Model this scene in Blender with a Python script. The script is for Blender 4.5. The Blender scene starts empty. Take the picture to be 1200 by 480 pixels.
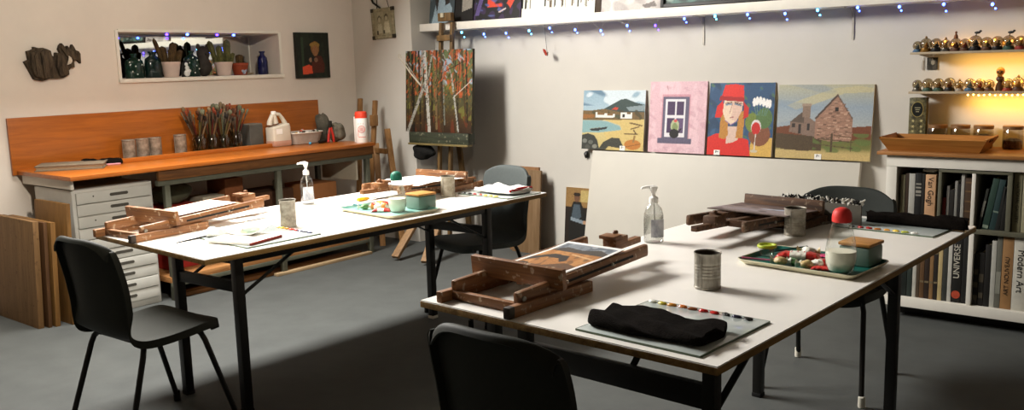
import bpy, bmesh, math, random
import numpy as np
from mathutils import Vector, Matrix, Euler

random.seed(7)
RNG = np.random.default_rng(11)
PI = math.pi
scene = bpy.context.scene
COL = scene.collection

# ------------------------------------------------------------------ colours
def s2l(c):
    return c / 12.92 if c <= 0.04045 else ((c + 0.055) / 1.055) ** 2.4

def hx(h):
    h = h.lstrip('#')
    return tuple(s2l(int(h[i:i + 2], 16) / 255) for i in (0, 2, 4))

# ------------------------------------------------------------------ materials
MATS = {}

def mat(name, color, rough=0.6, metal=0.0, var=0.12, scale=18.0, bump=0.0, spec=0.4,
        second=None, trans=0.0, ior=1.45, emit=None, estr=0.0, alpha=1.0, stretch=(1, 1, 1), bscale=None):
    """principled material with a procedural noise variation of colour and optional bump"""
    if name in MATS:
        return MATS[name]
    m = bpy.data.materials.new(name)
    m.use_nodes = True
    nt = m.node_tree
    b = nt.nodes['Principled BSDF']
    col = hx(color)
    b.inputs['Roughness'].default_value = rough
    b.inputs['Metallic'].default_value = metal
    b.inputs['Specular IOR Level'].default_value = spec
    b.inputs['IOR'].default_value = ior
    b.inputs['Transmission Weight'].default_value = trans
    b.inputs['Alpha'].default_value = alpha
    tc = nt.nodes.new('ShaderNodeTexCoord')
    mp = nt.nodes.new('ShaderNodeMapping')
    mp.inputs['Scale'].default_value = stretch
    nt.links.new(tc.outputs['Object'], mp.inputs['Vector'])
    if var > 0 or second:
        nz = nt.nodes.new('ShaderNodeTexNoise')
        nz.inputs['Scale'].default_value = scale
        nz.inputs['Detail'].default_value = 6
        nz.inputs['Roughness'].default_value = 0.6
        nt.links.new(mp.outputs['Vector'], nz.inputs['Vector'])
        rp = nt.nodes.new('ShaderNodeValToRGB')
        c2 = hx(second) if second else tuple(c * (1 - var) for c in col)
        c1 = col if second else tuple(min(1, c * (1 + var)) for c in col)
        rp.color_ramp.elements[0].position = 0.32
        rp.color_ramp.elements[1].position = 0.68
        rp.color_ramp.elements[0].color = (*c2, 1)
        rp.color_ramp.elements[1].color = (*c1, 1)
        nt.links.new(nz.outputs['Fac'], rp.inputs['Fac'])
        nt.links.new(rp.outputs['Color'], b.inputs['Base Color'])
    else:
        b.inputs['Base Color'].default_value = (*col, 1)
    if bump > 0:
        n2 = nt.nodes.new('ShaderNodeTexNoise')
        n2.inputs['Scale'].default_value = bscale or scale * 3
        n2.inputs['Detail'].default_value = 5
        nt.links.new(mp.outputs['Vector'], n2.inputs['Vector'])
        bp = nt.nodes.new('ShaderNodeBump')
        bp.inputs['Strength'].default_value = bump
        bp.inputs['Distance'].default_value = 0.01
        nt.links.new(n2.outputs['Fac'], bp.inputs['Height'])
        nt.links.new(bp.outputs['Normal'], b.inputs['Normal'])
    if emit:
        b.inputs['Emission Color'].default_value = (*hx(emit), 1)
        b.inputs['Emission Strength'].default_value = estr
    MATS[name] = m
    return m

def wood(name, light, dark, axis='X', rough=0.5, scale=9.0, bump=0.08, stain=None, spec=0.35):
    """grain running along one axis, from stretched noise"""
    if name in MATS:
        return MATS[name]
    m = bpy.data.materials.new(name)
    m.use_nodes = True
    nt = m.node_tree
    b = nt.nodes['Principled BSDF']
    b.inputs['Roughness'].default_value = rough
    b.inputs['Specular IOR Level'].default_value = spec
    tc = nt.nodes.new('ShaderNodeTexCoord')
    mp = nt.nodes.new('ShaderNodeMapping')
    st = {'X': (0.35, 5, 5), 'Y': (5, 0.35, 5), 'Z': (5, 5, 0.35)}[axis]
    mp.inputs['Scale'].default_value = st
    nt.links.new(tc.outputs['Object'], mp.inputs['Vector'])
    nz = nt.nodes.new('ShaderNodeTexNoise')
    nz.inputs['Scale'].default_value = scale
    nz.inputs['Detail'].default_value = 8
    nz.inputs['Roughness'].default_value = 0.62
    nz.inputs['Distortion'].default_value = 0.8
    nt.links.new(mp.outputs['Vector'], nz.inputs['Vector'])
    rp = nt.nodes.new('ShaderNodeValToRGB')
    rp.color_ramp.elements[0].position = 0.3
    rp.color_ramp.elements[1].position = 0.7
    rp.color_ramp.elements[0].color = (*hx(dark), 1)
    rp.color_ramp.elements[1].color = (*hx(light), 1)
    nt.links.new(nz.outputs['Fac'], rp.inputs['Fac'])
    out = rp.outputs['Color']
    if stain:
        n3 = nt.nodes.new('ShaderNodeTexNoise')
        n3.inputs['Scale'].default_value = 38
        n3.inputs['Detail'].default_value = 3
        nt.links.new(tc.outputs['Object'], n3.inputs['Vector'])
        r3 = nt.nodes.new('ShaderNodeValToRGB')
        r3.color_ramp.elements[0].position = 0.60
        r3.color_ramp.elements[1].position = 0.68
        nt.links.new(n3.outputs['Fac'], r3.inputs['Fac'])
        mx = nt.nodes.new('ShaderNodeMix')
        mx.data_type = 'RGBA'
        nt.links.new(r3.outputs['Color'], mx.inputs[0])
        nt.links.new(out, mx.inputs[6])
        mx.inputs[7].default_value = (*hx(stain), 1)
        out = mx.outputs[2]
    nt.links.new(out, b.inputs['Base Color'])
    bp = nt.nodes.new('ShaderNodeBump')
    bp.inputs['Strength'].default_value = bump
    bp.inputs['Distance'].default_value = 0.004
    nt.links.new(nz.outputs['Fac'], bp.inputs['Height'])
    nt.links.new(bp.outputs['Normal'], b.inputs['Normal'])
    MATS[name] = m
    return m

def pigment_material(name, rough=0.55):
    """surface coloured by the pigment stored on a picture's own mesh"""
    if name in MATS:
        return MATS[name]
    m = bpy.data.materials.new(name)
    m.use_nodes = True
    nt = m.node_tree
    b = nt.nodes['Principled BSDF']
    b.inputs['Roughness'].default_value = rough
    b.inputs['Specular IOR Level'].default_value = 0.3
    at = nt.nodes.new('ShaderNodeAttribute')
    at.attribute_name = 'Pigment'
    nz = nt.nodes.new('ShaderNodeTexNoise')
    nz.inputs['Scale'].default_value = 90
    tc = nt.nodes.new('ShaderNodeTexCoord')
    nt.links.new(tc.outputs['Object'], nz.inputs['Vector'])
    hs = nt.nodes.new('ShaderNodeHueSaturation')
    mr = nt.nodes.new('ShaderNodeMapRange')
    mr.inputs['To Min'].default_value = 0.8
    mr.inputs['To Max'].default_value = 1.2
    nt.links.new(nz.outputs['Fac'], mr.inputs['Value'])
    nt.links.new(mr.outputs['Result'], hs.inputs['Value'])
    nt.links.new(at.outputs['Color'], hs.inputs['Color'])
    nt.links.new(hs.outputs['Color'], b.inputs['Base Color'])
    bp = nt.nodes.new('ShaderNodeBump')
    bp.inputs['Strength'].default_value = 0.12
    bp.inputs['Distance'].default_value = 0.003
    nt.links.new(nz.outputs['Fac'], bp.inputs['Height'])
    nt.links.new(bp.outputs['Normal'], b.inputs['Normal'])
    MATS[name] = m
    return m

def thin_glass(name, color, fac=0.12, rough=0.03):
    """thin clear walls: mostly straight-through, with a fresnel gloss"""
    if name in MATS:
        return MATS[name]
    m = bpy.data.materials.new(name)
    m.use_nodes = True
    nt = m.node_tree
    nt.nodes.remove(nt.nodes['Principled BSDF'])
    out = nt.nodes['Material Output']
    tr = nt.nodes.new('ShaderNodeBsdfTransparent'); tr.inputs[0].default_value = (*hx(color), 1)
    gl = nt.nodes.new('ShaderNodeBsdfGlossy'); gl.inputs['Roughness'].default_value = rough
    lw = nt.nodes.new('ShaderNodeLayerWeight'); lw.inputs['Blend'].default_value = 0.33
    mr = nt.nodes.new('ShaderNodeMapRange'); mr.inputs['To Min'].default_value = 0.03; mr.inputs['To Max'].default_value = 0.5 + fac
    nt.links.new(lw.outputs['Facing'], mr.inputs['Value'])
    mx = nt.nodes.new('ShaderNodeMixShader')
    nt.links.new(mr.outputs['Result'], mx.inputs[0])
    nt.links.new(tr.outputs[0], mx.inputs[1]); nt.links.new(gl.outputs[0], mx.inputs[2])
    nt.links.new(mx.outputs[0], out.inputs['Surface'])
    MATS[name] = m
    return m

# ------------------------------------------------------------------ mesh builder
class G:
    """collects shapes into one mesh"""
    def __init__(self):
        self.bm = bmesh.new()
        self.mi = 0

    def _tag(self, faces):
        for f in faces:
            f.material_index = self.mi

    def box(self, c, s, rot=None, bev=0.0, seg=2):
        M = Matrix.Translation(Vector(c))
        if rot is not None:
            if isinstance(rot, (int, float)):
                M = M @ Matrix.Rotation(rot, 4, 'Z')
            elif isinstance(rot, Matrix):
                M = M @ rot.to_4x4()
            else:
                M = M @ Euler(rot).to_matrix().to_4x4()
        t = bmesh.new()
        bmesh.ops.create_cube(t, size=1)
        for v in t.verts:
            v.co = Vector((v.co.x * s[0], v.co.y * s[1], v.co.z * s[2]))
        if bev > 0:
            bmesh.ops.bevel(t, geom=t.edges[:], offset=bev, segments=seg, profile=0.6, affect='EDGES')
        self.merge(t, M)
        return self

    def span(self, a, b, w, h, bev=0.0, up=(0, 0, 1), roll=0.0):
        """a bar of section w x h whose axis runs from a to b"""
        a, b = Vector(a), Vector(b)
        d = b - a
        L = d.length
        y = d.normalized()
        u = Vector(up)
        if abs(y.dot(u)) > 0.98:
            u = Vector((0, 1, 0))
        x = y.cross(u).normalized()
        z = x.cross(y).normalized()
        R = Matrix((x, y, z)).transposed()
        if roll:
            R = R @ Matrix.Rotation(roll, 3, 'Y')
        self.box((a + b) / 2, (w, L, h), rot=R, bev=bev)
        return self

    def merge(self, t, M=Matrix.Identity(4)):
        base = {}
        for v in t.verts:
            base[v] = self.bm.verts.new(M @ v.co)
        for f in t.faces:
            try:
                nf = self.bm.faces.new([base[v] for v in f.verts])
                nf.material_index = self.mi
            except ValueError:
                pass
        t.free()

    def tube(self, pts, r, seg=10, caps=True):
        pts = [Vector(p) for p in pts]
        n = len(pts)
        rs = r if isinstance(r, (list, tuple)) else [r] * n
        rings = []
        prev = None
        for i, p in enumerate(pts):
            if i == 0:
                t = pts[1] - p
            elif i == n - 1:
                t = p - pts[i - 1]
            else:
                t = (pts[i + 1] - p).normalized() + (p - pts[i - 1]).normalized()
            t.normalize()
            if prev is None:
                a = Vector((0, 0, 1)) if abs(t.z) < 0.9 else Vector((1, 0, 0))
                x = t.cross(a).normalized()
            else:
                x = (prev - t * prev.dot(t)).normalized()
            prev = x
            y = t.cross(x)
            rings.append([self.bm.verts.new(p + (x * math.cos(2 * PI * k / seg) + y * math.sin(2 * PI * k / seg)) * rs[i]) for k in range(seg)])
        fs = []
        for i in range(n - 1):
            for k in range(seg):
                fs.append(self.bm.faces.new((rings[i][k], rings[i][(k + 1) % seg], rings[i + 1][(k + 1) % seg], rings[i + 1][k])))
        if caps:
            fs.append(self.bm.faces.new(rings[0][::-1]))
            fs.append(self.bm.faces.new(rings[-1]))
        self._tag(fs)
        return self

    def lathe(self, prof, c=(0, 0, 0), seg=28, sx=1, sy=1, axis=None, caps=True):
        M = Matrix.Translation(Vector(c))
        if axis is not None:
            q = Vector((0, 0, 1)).rotation_difference(Vector(axis).normalized())
            M = M @ q.to_matrix().to_4x4()
        rings = []
        for (r, z) in prof:
            if r < 1e-6:
                rings.append([self.bm.verts.new(M @ Vector((0, 0, z)))])
            else:
                rings.append([self.bm.verts.new(M @ Vector((r * sx * math.cos(2 * PI * k / seg), r * sy * math.sin(2 * PI * k / seg), z))) for k in range(seg)])
        fs = []
        for a, b in zip(rings[:-1], rings[1:]):
            for k in range(seg):
                k2 = (k + 1) % seg
                if len(a) == 1 and len(b) == 1:
                    continue
                if len(a) == 1:
                    fs.append(self.bm.faces.new((a[0], b[k2], b[k])))
                elif len(b) == 1:
                    fs.append(self.bm.faces.new((a[k], a[k2], b[0])))
                else:
                    fs.append(self.bm.faces.new((a[k], a[k2], b[k2], b[k])))
        if caps:
            if len(rings[0]) > 1:
                fs.append(self.bm.faces.new(rings[0][::-1]))
            if len(rings[-1]) > 1:
                fs.append(self.bm.faces.new(rings[-1]))
        self._tag(fs)
        return self

    def prism(self, poly, h, M=Matrix.Identity(4), bev=0.0):
        """polygon in local XY, thickness h along local Z"""
        t = bmesh.new()
        v0 = [t.verts.new((p[0], p[1], 0)) for p in poly]
        f = t.faces.new(v0)
        r = bmesh.ops.extrude_face_region(t, geom=[f])
        for v in [g for g in r['geom'] if isinstance(g, bmesh.types.BMVert)]:
            v.co.z += h
        bmesh.ops.recalc_face_normals(t, faces=t.faces[:])
        if bev > 0:
            bmesh.ops.bevel(t, geom=t.edges[:], offset=bev, segments=2, profile=0.6, affect='EDGES')
        self.merge(t, M)
        return self

    def ball(self, c, r, scale=(1, 1, 1), rough=0.0, sub=3, rot=None):
        t = bmesh.new()
        bmesh.ops.create_icosphere(t, subdivisions=sub, radius=1)
        ph = [random.uniform(0, 6) for _ in range(6)]
        for v in t.verts:
            k = 1
            if rough:
                p = v.co
                k += rough * (math.sin(3.1 * p.x + ph[0]) * math.sin(2.7 * p.y + ph[1]) + 0.6 * math.sin(5.3 * p.z + ph[2] + 2 * p.x) + 0.4 * math.sin(9 * p.y + ph[3]) * math.sin(8 * p.x + ph[4]))
            v.co = Vector((v.co.x * scale[0], v.co.y * scale[1], v.co.z * scale[2])) * r * k
        M = Matrix.Translation(Vector(c))
        if rot is not None:
            M = M @ Euler(rot).to_matrix().to_4x4()
        self.merge(t, M)
        return self

    def grid(self, fn, nu, nv, closed_u=False):
        vs = [[self.bm.verts.new(Vector(fn(i / nu, j / nv))) for i in range(nu + (0 if closed_u else 1))] for j in range(nv + 1)]
        fs = []
        n = len(vs[0])
        for j in range(nv):
            for i in range(nu):
                i2 = (i + 1) % n
                fs.append(self.bm.faces.new((vs[j][i], vs[j][i2], vs[j + 1][i2], vs[j + 1][i])))
        self._tag(fs)
        return vs

    def solid(self, t):
        bmesh.ops.recalc_face_normals(self.bm, faces=self.bm.faces[:])
        bmesh.ops.solidify(self.bm, geom=self.bm.faces[:], thickness=t)
        return self

    def mesh(self, name, mats, angle=35):
        me = bpy.data.meshes.new(name)
        bmesh.ops.recalc_face_normals(self.bm, faces=self.bm.faces[:])
        self.bm.to_mesh(me)
        self.bm.free()
        for m in (mats if isinstance(mats, (list, tuple)) else [mats]):
            me.materials.append(m)
        me.polygons.foreach_set('use_smooth', [True] * len(me.polygons))
        me.set_sharp_from_angle(angle=math.radians(angle))
        return me

    def obj(self, name, mats, parent=None, loc=None, rot=None, angle=35):
        o = bpy.data.objects.new(name, self.mesh(name, mats, angle))
        COL.objects.link(o)
        if parent is not None:
            o.parent = parent
        if loc is not None:
            o.location = loc
        if rot is not None:
            o.rotation_euler = (0, 0, rot) if isinstance(rot, (int, float)) else rot
        return o

def tag(o, label, cat, group=None):
    o['label'] = label
    o['category'] = cat
    if group:
        o['group'] = group
    return o

def thing(name, label, cat, loc=(0, 0, 0), rot=0.0, group=None):
    o = bpy.data.objects.new(name, None)
    o.empty_display_size = 0.1
    COL.objects.link(o)
    o.location = loc
    o.rotation_euler = (0, 0, rot) if isinstance(rot, (int, float)) else rot
    return tag(o, label, cat, group)

def struct(o):
    o['kind'] = 'structure'
    return o

def copy_tree(o, parent=None):
    c = o.copy()
    COL.objects.link(c)
    if parent is not None:
        c.parent = parent
    for ch in list(o.children):
        copy_tree(ch, c)
    return c

def dup(root, label, loc, rot=0.0, group=None):
    c = copy_tree(root)
    c.location = loc
    c.rotation_euler = (0, 0, rot) if isinstance(rot, (int, float)) else rot
    c['label'] = label
    if group:
        c['group'] = group
    return c

ORD = ['first', 'second', 'third', 'fourth', 'fifth', 'sixth', 'seventh', 'eighth', 'ninth', 'tenth', 'eleventh', 'twelfth', 'thirteenth', 'fourteenth', 'fifteenth']

def lettering(text, size, material, parent, loc, rot, name='lettering', align='CENTER', depth=0.0006, bold=False, sx=1.0):
    cu = bpy.data.curves.new('lettering', 'FONT')
    cu.body = text
    cu.size = size
    cu.align_x = align
    cu.align_y = 'CENTER'
    cu.extrude = depth
    if bold:
        cu.offset = size * 0.018
    t = bpy.data.objects.new('lettering', cu)
    COL.objects.link(t)
    dg = bpy.context.evaluated_depsgraph_get()
    dg.update()
    me = bpy.data.meshes.new_from_object(t.evaluated_get(dg))
    bpy.data.objects.remove(t)
    if sx != 1.0:
        for v in me.vertices:
            v.co.x *= sx
    me.materials.clear()
    me.materials.append(material)
    o = bpy.data.objects.new(name, me)
    COL.objects.link(o)
    o.parent = parent
    o.location = loc
    o.rotation_euler = rot
    return o

# ------------------------------------------------------------------ pictures: pigment laid on a fine grid
class Paint:
    def __init__(self, nu, nv, base):
        u, v = np.meshgrid(np.linspace(0, 1, nu + 1), np.linspace(0, 1, nv + 1))
        self.u, self.v = u, v
        self.nu, self.nv = nu, nv
        self.c = np.empty(u.shape + (3,))
        self.c[:] = hx(base)

    def put(self, m, color, var=0.0, a=1.0):
        col = np.array(hx(color))
        c = np.broadcast_to(col, self.c.shape).copy()
        if var:
            c *= (1 + var * (RNG.random(self.u.shape) * 2 - 1))[..., None]
        m = np.asarray(m, float)[..., None] * a
        self.c = self.c * (1 - m) + c * m
        return self

    def vgrad(self, stops, var=0.0):
        ys = [s[0] for s in stops]
        cs = np.array([hx(s[1]) for s in stops])
        for k in range(3):
            self.c[..., k] = np.interp(self.v, ys, cs[:, k])
        if var:
            self.c *= (1 + var * (RNG.random(self.u.shape) * 2 - 1))[..., None]
        return self

    def poly(self, pts, color, var=0.08, a=1.0, wob=0.0):
        u = self.u + wob * np.sin(self.v * 40)
        v = self.v + wob * np.sin(self.u * 37)
        inside = np.zeros(u.shape, bool)
        n = len(pts)
        for i in range(n):
            x1, y1 = pts[i]
            x2, y2 = pts[(i + 1) % n]
            cond = (y1 > v) != (y2 > v)
            with np.errstate(divide='ignore', invalid='ignore'):
                xi = (x2 - x1) * (v - y1) / (y2 - y1 + 1e-12) + x1
            inside ^= cond & (u < xi)
        return self.put(inside, color, var, a)

    def rect(self, x0, y0, x1, y1, color, var=0.08, a=1.0):
        return self.put((self.u >= x0) & (self.u <= x1) & (self.v >= y0) & (self.v <= y1), color, var, a)

    def ell(self, cx, cy, rx, ry, color, var=0.08, a=1.0):
        return self.put(((self.u - cx) / rx) ** 2 + ((self.v - cy) / ry) ** 2 <= 1, color, var, a)

    def line(self, p, q, w, color, var=0.1, w2=None, a=1.0):
        p, q = np.array(p), np.array(q)
        d = q - p
        L2 = d @ d
        t = np.clip(((self.u - p[0]) * d[0] + (self.v - p[1]) * d[1]) / L2, 0, 1)
        dist = np.hypot(self.u - p[0] - t * d[0], self.v - p[1] - t * d[1])
        ww = w + ((w2 if w2 is not None else w) - w) * t
        return self.put(dist <= ww / 2, color, var, a)

    def blotch(self, color, sx, sy, th=0.3, a=0.8, seed=0, box=(0, 0, 1, 1)):
        r = np.random.default_rng(seed)
        f = np.zeros(self.u.shape)
        for _ in range(7):
            kx, ky = r.normal(0, sx), r.normal(0, sy)
            f += np.sin(2 * PI * (kx * self.u + ky * self.v) + r.random() * 6)
        f /= 2.6
        m = np.clip((f - th) * 3, 0, 1)
        m *= (self.u >= box[0]) & (self.u <= box[2]) & (self.v >= box[1]) & (self.v <= box[3])
        return self.put(m, color, 0.06, a)

def picture_mesh(P, W, H, D, edge='#d8d0c0', mname='canvas pigment', curl=None, name='painting'):
    """slab W x H x D standing on z=0, painted face towards -Y; the edges keep one colour"""
    nu, nv = P.nu, P.nv
    verts, cols, faces = [], [], []
    for j in range(nv + 1):
        for i in range(nu + 1):
            x, z = (i / nu - 0.5) * W, j / nv * H
            y = curl(i / nu, j / nv) if curl else 0
            verts.append((x, y, z))
            cols.append((*P.c[j, i], 1))
    n = nu + 1
    for j in range(nv):
        for i in range(nu):
            a = j * n + i
            faces.append((a, a + 1, a + n + 1, a + n))
    ring = [(i, 0) for i in range(nu)] + [(nu, j) for j in range(nv)] + [(i, nv) for i in range(nu, 0, -1)] + [(0, j) for j in range(nv, 0, -1)]
    b0 = len(verts)
    ec = (*hx(edge), 1)
    m = len(ring)
    for k in range(2):
        for (i, j) in ring:
            y = (curl(i / nu, j / nv) if curl else 0) + (D if k else 0)
            verts.append(((i / nu - 0.5) * W, y, j / nv * H))
            cols.append(ec)
    for k in range(m):
        k2 = (k + 1) % m
        faces.append((b0 + k2, b0 + k, b0 + m + k, b0 + m + k2))
    if curl:
        c0 = len(verts)
        for j in range(nv + 1):
            for i in range(nu + 1):
                verts.append(((i / nu - 0.5) * W, curl(i / nu, j / nv) + D, j / nv * H))
                cols.append(ec)
        for j in range(nv):
            for i in range(nu):
                a = c0 + j * n + i
                faces.append((a, a + n, a + n + 1, a + 1))
    else:
        faces.append([b0 + m + k for k in range(m)])
    me = bpy.data.meshes.new(name)
    me.from_pydata(verts, [], faces)
    at = me.color_attributes.new('Pigment', 'FLOAT_COLOR', 'POINT')
    at.data.foreach_set('color', np.array(cols, dtype=np.float32).ravel())
    me.materials.append(pigment_material(mname))
    me.update()
    return me

def picture(name, label, cat, P, W, H, D, loc, rot=(0, 0, 0), edge='#d8d0c0', group=None, parent=None, curl=None):
    o = bpy.data.objects.new(name, picture_mesh(P, W, H, D, edge, curl=curl, name=name))
    COL.objects.link(o)
    o.location = loc
    o.rotation_euler = rot
    if parent is not None:
        o.parent = parent
    else:
        tag(o, label, cat, group)
    return o

# ------------------------------------------------------------------ shared materials
M_WALL = mat('painted plaster', '#d6ccc0', rough=0.85, var=0.03, scale=3, bump=0.06, bscale=60, spec=0.2)
M_WALLW = mat('warm white plaster', '#c6c1b7', rough=0.8, var=0.025, scale=2.5, bump=0.06, bscale=50, spec=0.2)
M_CEIL = mat('ceiling paint', '#8f877c', rough=0.9, var=0.03, scale=3, spec=0.1)
M_DIM = mat('dull brown wall paint', '#6e665b', rough=0.9, var=0.05, scale=3, spec=0.1)
M_FLOOR = mat('grey floor paint', '#4f514f', rough=0.62, var=0.10, scale=5, bump=0.05, bscale=120, spec=0.18)
M_WHITE = mat('white gloss paint', '#ddd8cc', rough=0.45, var=0.04, scale=8)
M_LAM = mat('white laminate', '#efebe3', rough=0.33, var=0.02, scale=6, spec=0.45)
M_MDF = wood('board edge', '#a5824c', '#6f5329', axis='Y', rough=0.7)
M_BLACK = mat('black steel', '#15130f', rough=0.42, var=0.2, scale=20, spec=0.4)
M_SHELL = mat('dark polypropylene', '#2a2b25', rough=0.62, var=0.06, scale=60, bump=0.05, bscale=400, spec=0.14)
M_SHELLG = mat('slate polypropylene', '#4a4f4e', rough=0.6, var=0.05, scale=60, bump=0.05, bscale=400, spec=0.12)
M_RUB = mat('black rubber', '#0f0e0c', rough=0.8, var=0.1)
M_RUBW = mat('white rubber', '#d9d4c4', rough=0.7, var=0.08)
M_ORANGE = wood('orange teak veneer', '#b0621f', '#8c4a14', axis='Y', rough=0.32, scale=7, bump=0.03, spec=0.5)
M_RAIL = wood('worn brown rail', '#7a4d22', '#4a2d13', axis='Y', rough=0.65, scale=8)
M_GREEN = mat('grey green steel', '#56574a', rough=0.55, var=0.12, scale=14)
M_EASEL = wood('stained easel wood', '#9a6940', '#5c3a22', axis='Y', rough=0.5, scale=10, stain='#a98f74')
M_EASELX = wood('stained easel wood across', '#8f6038', '#52331e', axis='X', rough=0.5, scale=10, stain='#b09a80')
M_EASELD = wood('dirty dark easel wood', '#67462c', '#2f1f14', axis='X', rough=0.6, scale=10, stain='#75624e')
M_TIN = mat('paint smeared tin', '#c2bcae', rough=0.45, metal=0.35, var=0.3, scale=22, second='#4f493e', bump=0.05, stretch=(1, 1, 0.18))
M_TIN2 = mat('tin with grey paint', '#b7b0a2', rough=0.5, metal=0.35, scale=30, second='#7b7365', bump=0.1)
M_TINR = mat('rusty brown tin', '#9a8a78', rough=0.55, metal=0.3, scale=24, second='#5e5042', bump=0.06)
M_TOWEL = mat('black towelling', '#16120f', rough=0.98, var=0.35, scale=90, bump=0.9, bscale=260, spec=0.05)
M_GLASS = thin_glass('clear glass', '#fafcfa', 0.1, 0.03)
M_PLATE = mat('palette glass', '#b9c1bd', rough=0.08, var=0.05, scale=5, spec=0.6)
M_PLATEE = mat('green glass edge', '#5d6b58', rough=0.2, var=0.1, scale=30)
M_CLEARP = thin_glass('clear plastic', '#f0f1f0', 0.15, 0.08)
M_GEL = thin_glass('clear gel', '#f4f4f2', 0.2, 0.02)
M_WPLAS = mat('white plastic', '#f0eee8', rough=0.3, var=0.02, spec=0.5)
M_MILK = mat('milky liquid', '#f4f0dc', rough=0.35, var=0.06, scale=12)
M_PAPER = mat('white paper', '#e9e6de', rough=0.85, var=0.03, scale=20)
M_INK = mat('black ink', '#15130f', rough=0.7, var=0)
M_INKW = mat('white ink', '#dad6cb', rough=0.7, var=0)
M_RED = mat('red plastic', '#d92e22', rough=0.4, var=0.05)
M_GRN = mat('green plastic', '#0d6b52', rough=0.4, var=0.05)

# ------------------------------------------------------------------ camera
def make_camera():
    yaw, p, r = 0.6757, 0.1568, -0.0270
    f = Vector((-math.sin(yaw) * math.cos(p), math.cos(yaw) * math.cos(p), -math.sin(p)))
    rt = Vector((math.cos(yaw), math.sin(yaw), 0))
    up = rt.cross(f)
    r2 = rt * math.cos(r) + up * math.sin(r)
    u2 = -rt * math.sin(r) + up * math.cos(r)
    cd = bpy.data.cameras.new('camera')
    cd.sensor_width = 36
    cd.sensor_fit = 'HORIZONTAL'
    cd.lens = 1047.65 / 1200 * 36
    cd.clip_start = 0.05
    c = bpy.data.objects.new('camera', cd)
    COL.objects.link(c)
    R = Matrix((r2, u2, -f)).transposed()
    c.matrix_world = Matrix.Translation((0, 0, 1.57)) @ R.to_4x4()
    scene.camera = c
make_camera()

XL, YP, YC, XC = -6.38, 5.98, 5.68, -5.63       # left wall, back wall, corner pier
X1, Y0, ZC = 1.7, -1.3, 3.2

# ------------------------------------------------------------------ setting
NY0, NY1, NZ0, NZ1, NX = 3.41, 4.83, 1.527, 1.872, -6.78   # niche
g = G()
g.box(((XL - 7.0) / 2, (Y0 + NY0) / 2, ZC / 2), (7.0 + XL, NY0 - Y0, ZC))
g.box(((XL - 7.0) / 2, (NY1 + 6.1) / 2, ZC / 2), (7.0 + XL, 6.1 - NY1, ZC))
g.box(((XL - 7.0) / 2, (NY0 + NY1) / 2, NZ0 / 2), (7.0 + XL, NY1 - NY0, NZ0))
g.box(((XL - 7.0) / 2, (NY0 + NY1) / 2, (NZ1 + ZC) / 2), (7.0 + XL, NY1 - NY0, ZC - NZ1))
g.box(((NX - 7.0) / 2 - 0.02, (NY0 + NY1) / 2, (NZ0 + NZ1) / 2), (7.0 + NX - 0.02, NY1 - NY0, NZ1 - NZ0))
struct(g.obj('wall_left', M_WALL))
g = G(); g.box(((XC + X1) / 2, YP + 0.06, ZC / 2), (X1 - XC, 0.12, ZC)); struct(g.obj('wall_back', M_WALLW))
g = G(); g.box(((XL + XC) / 2, (YC + YP + 0.12) / 2, ZC / 2), (XC - XL, YP + 0.12 - YC, ZC)); struct(g.obj('wall_corner_pier', M_WALLW))
g = G(); g.box((X1 + 0.05, (Y0 + 6.1) / 2, ZC / 2), (0.1, 6.1 - Y0, ZC)); struct(g.obj('wall_right', M_DIM))
g = G(); g.box(((XL + X1) / 2, Y0 - 0.05, ZC / 2), (X1 - XL, 0.1, ZC)); struct(g.obj('wall_front', M_DIM))
g = G(); g.box(((X1 - 7.0) / 2, (Y0 + 6.1) / 2, -0.05), (X1 + 7.2, 7.6, 0.1)); struct(g.obj('floor', M_FLOOR))
g = G(); g.box(((X1 - 7.0) / 2, (Y0 + 6.1) / 2, ZC + 0.05), (X1 + 7.2, 7.6, 0.1)); struct(g.obj('ceiling', M_CEIL))
# niche lining: white sill and thin frame
g = G()
g.box(((NX + XL) / 2 + 0.014, (NY0 + NY1) / 2, NZ0 - 0.008), (XL - NX + 0.03, NY1 - NY0 + 0.05, 0.03), bev=0.004)
struct(g.obj('trim_1', M_WHITE))
g = G()
g.box((XL + 0.006, NY0 - 0.012, (NZ0 + NZ1) / 2), (0.014, 0.024, NZ1 - NZ0 + 0.03), bev=0.003)
g.box((XL + 0.006, NY1 + 0.012, (NZ0 + NZ1) / 2), (0.014, 0.024, NZ1 - NZ0 + 0.03), bev=0.003)
g.box((XL + 0.006, (NY0 + NY1) / 2, NZ1 + 0.012), (0.014, NY1 - NY0, 0.022), bev=0.003)
struct(g.obj('trim_2', M_WHITE))

# ------------------------------------------------------------------ lights
def lamp(name, kind, loc, energy, color, size=None, size_y=None, target=None, spread=None):
    ld = bpy.data.lights.new(name, kind)
    ld.energy = energy
    ld.color = color
    if kind == 'AREA':
        ld.shape = 'RECTANGLE'
        ld.size, ld.size_y = size, size_y
        if spread:
            ld.spread = math.radians(spread)
    elif size:
        ld.shadow_soft_size = size
    o = bpy.data.objects.new(name, ld)
    COL.objects.link(o)
    o.location = loc
    if target is not None:
        d = Vector(target) - Vector(loc)
        q = d.to_track_quat('-Z', 'Y')
        o.rotation_euler = q.to_euler()
    return o

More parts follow.
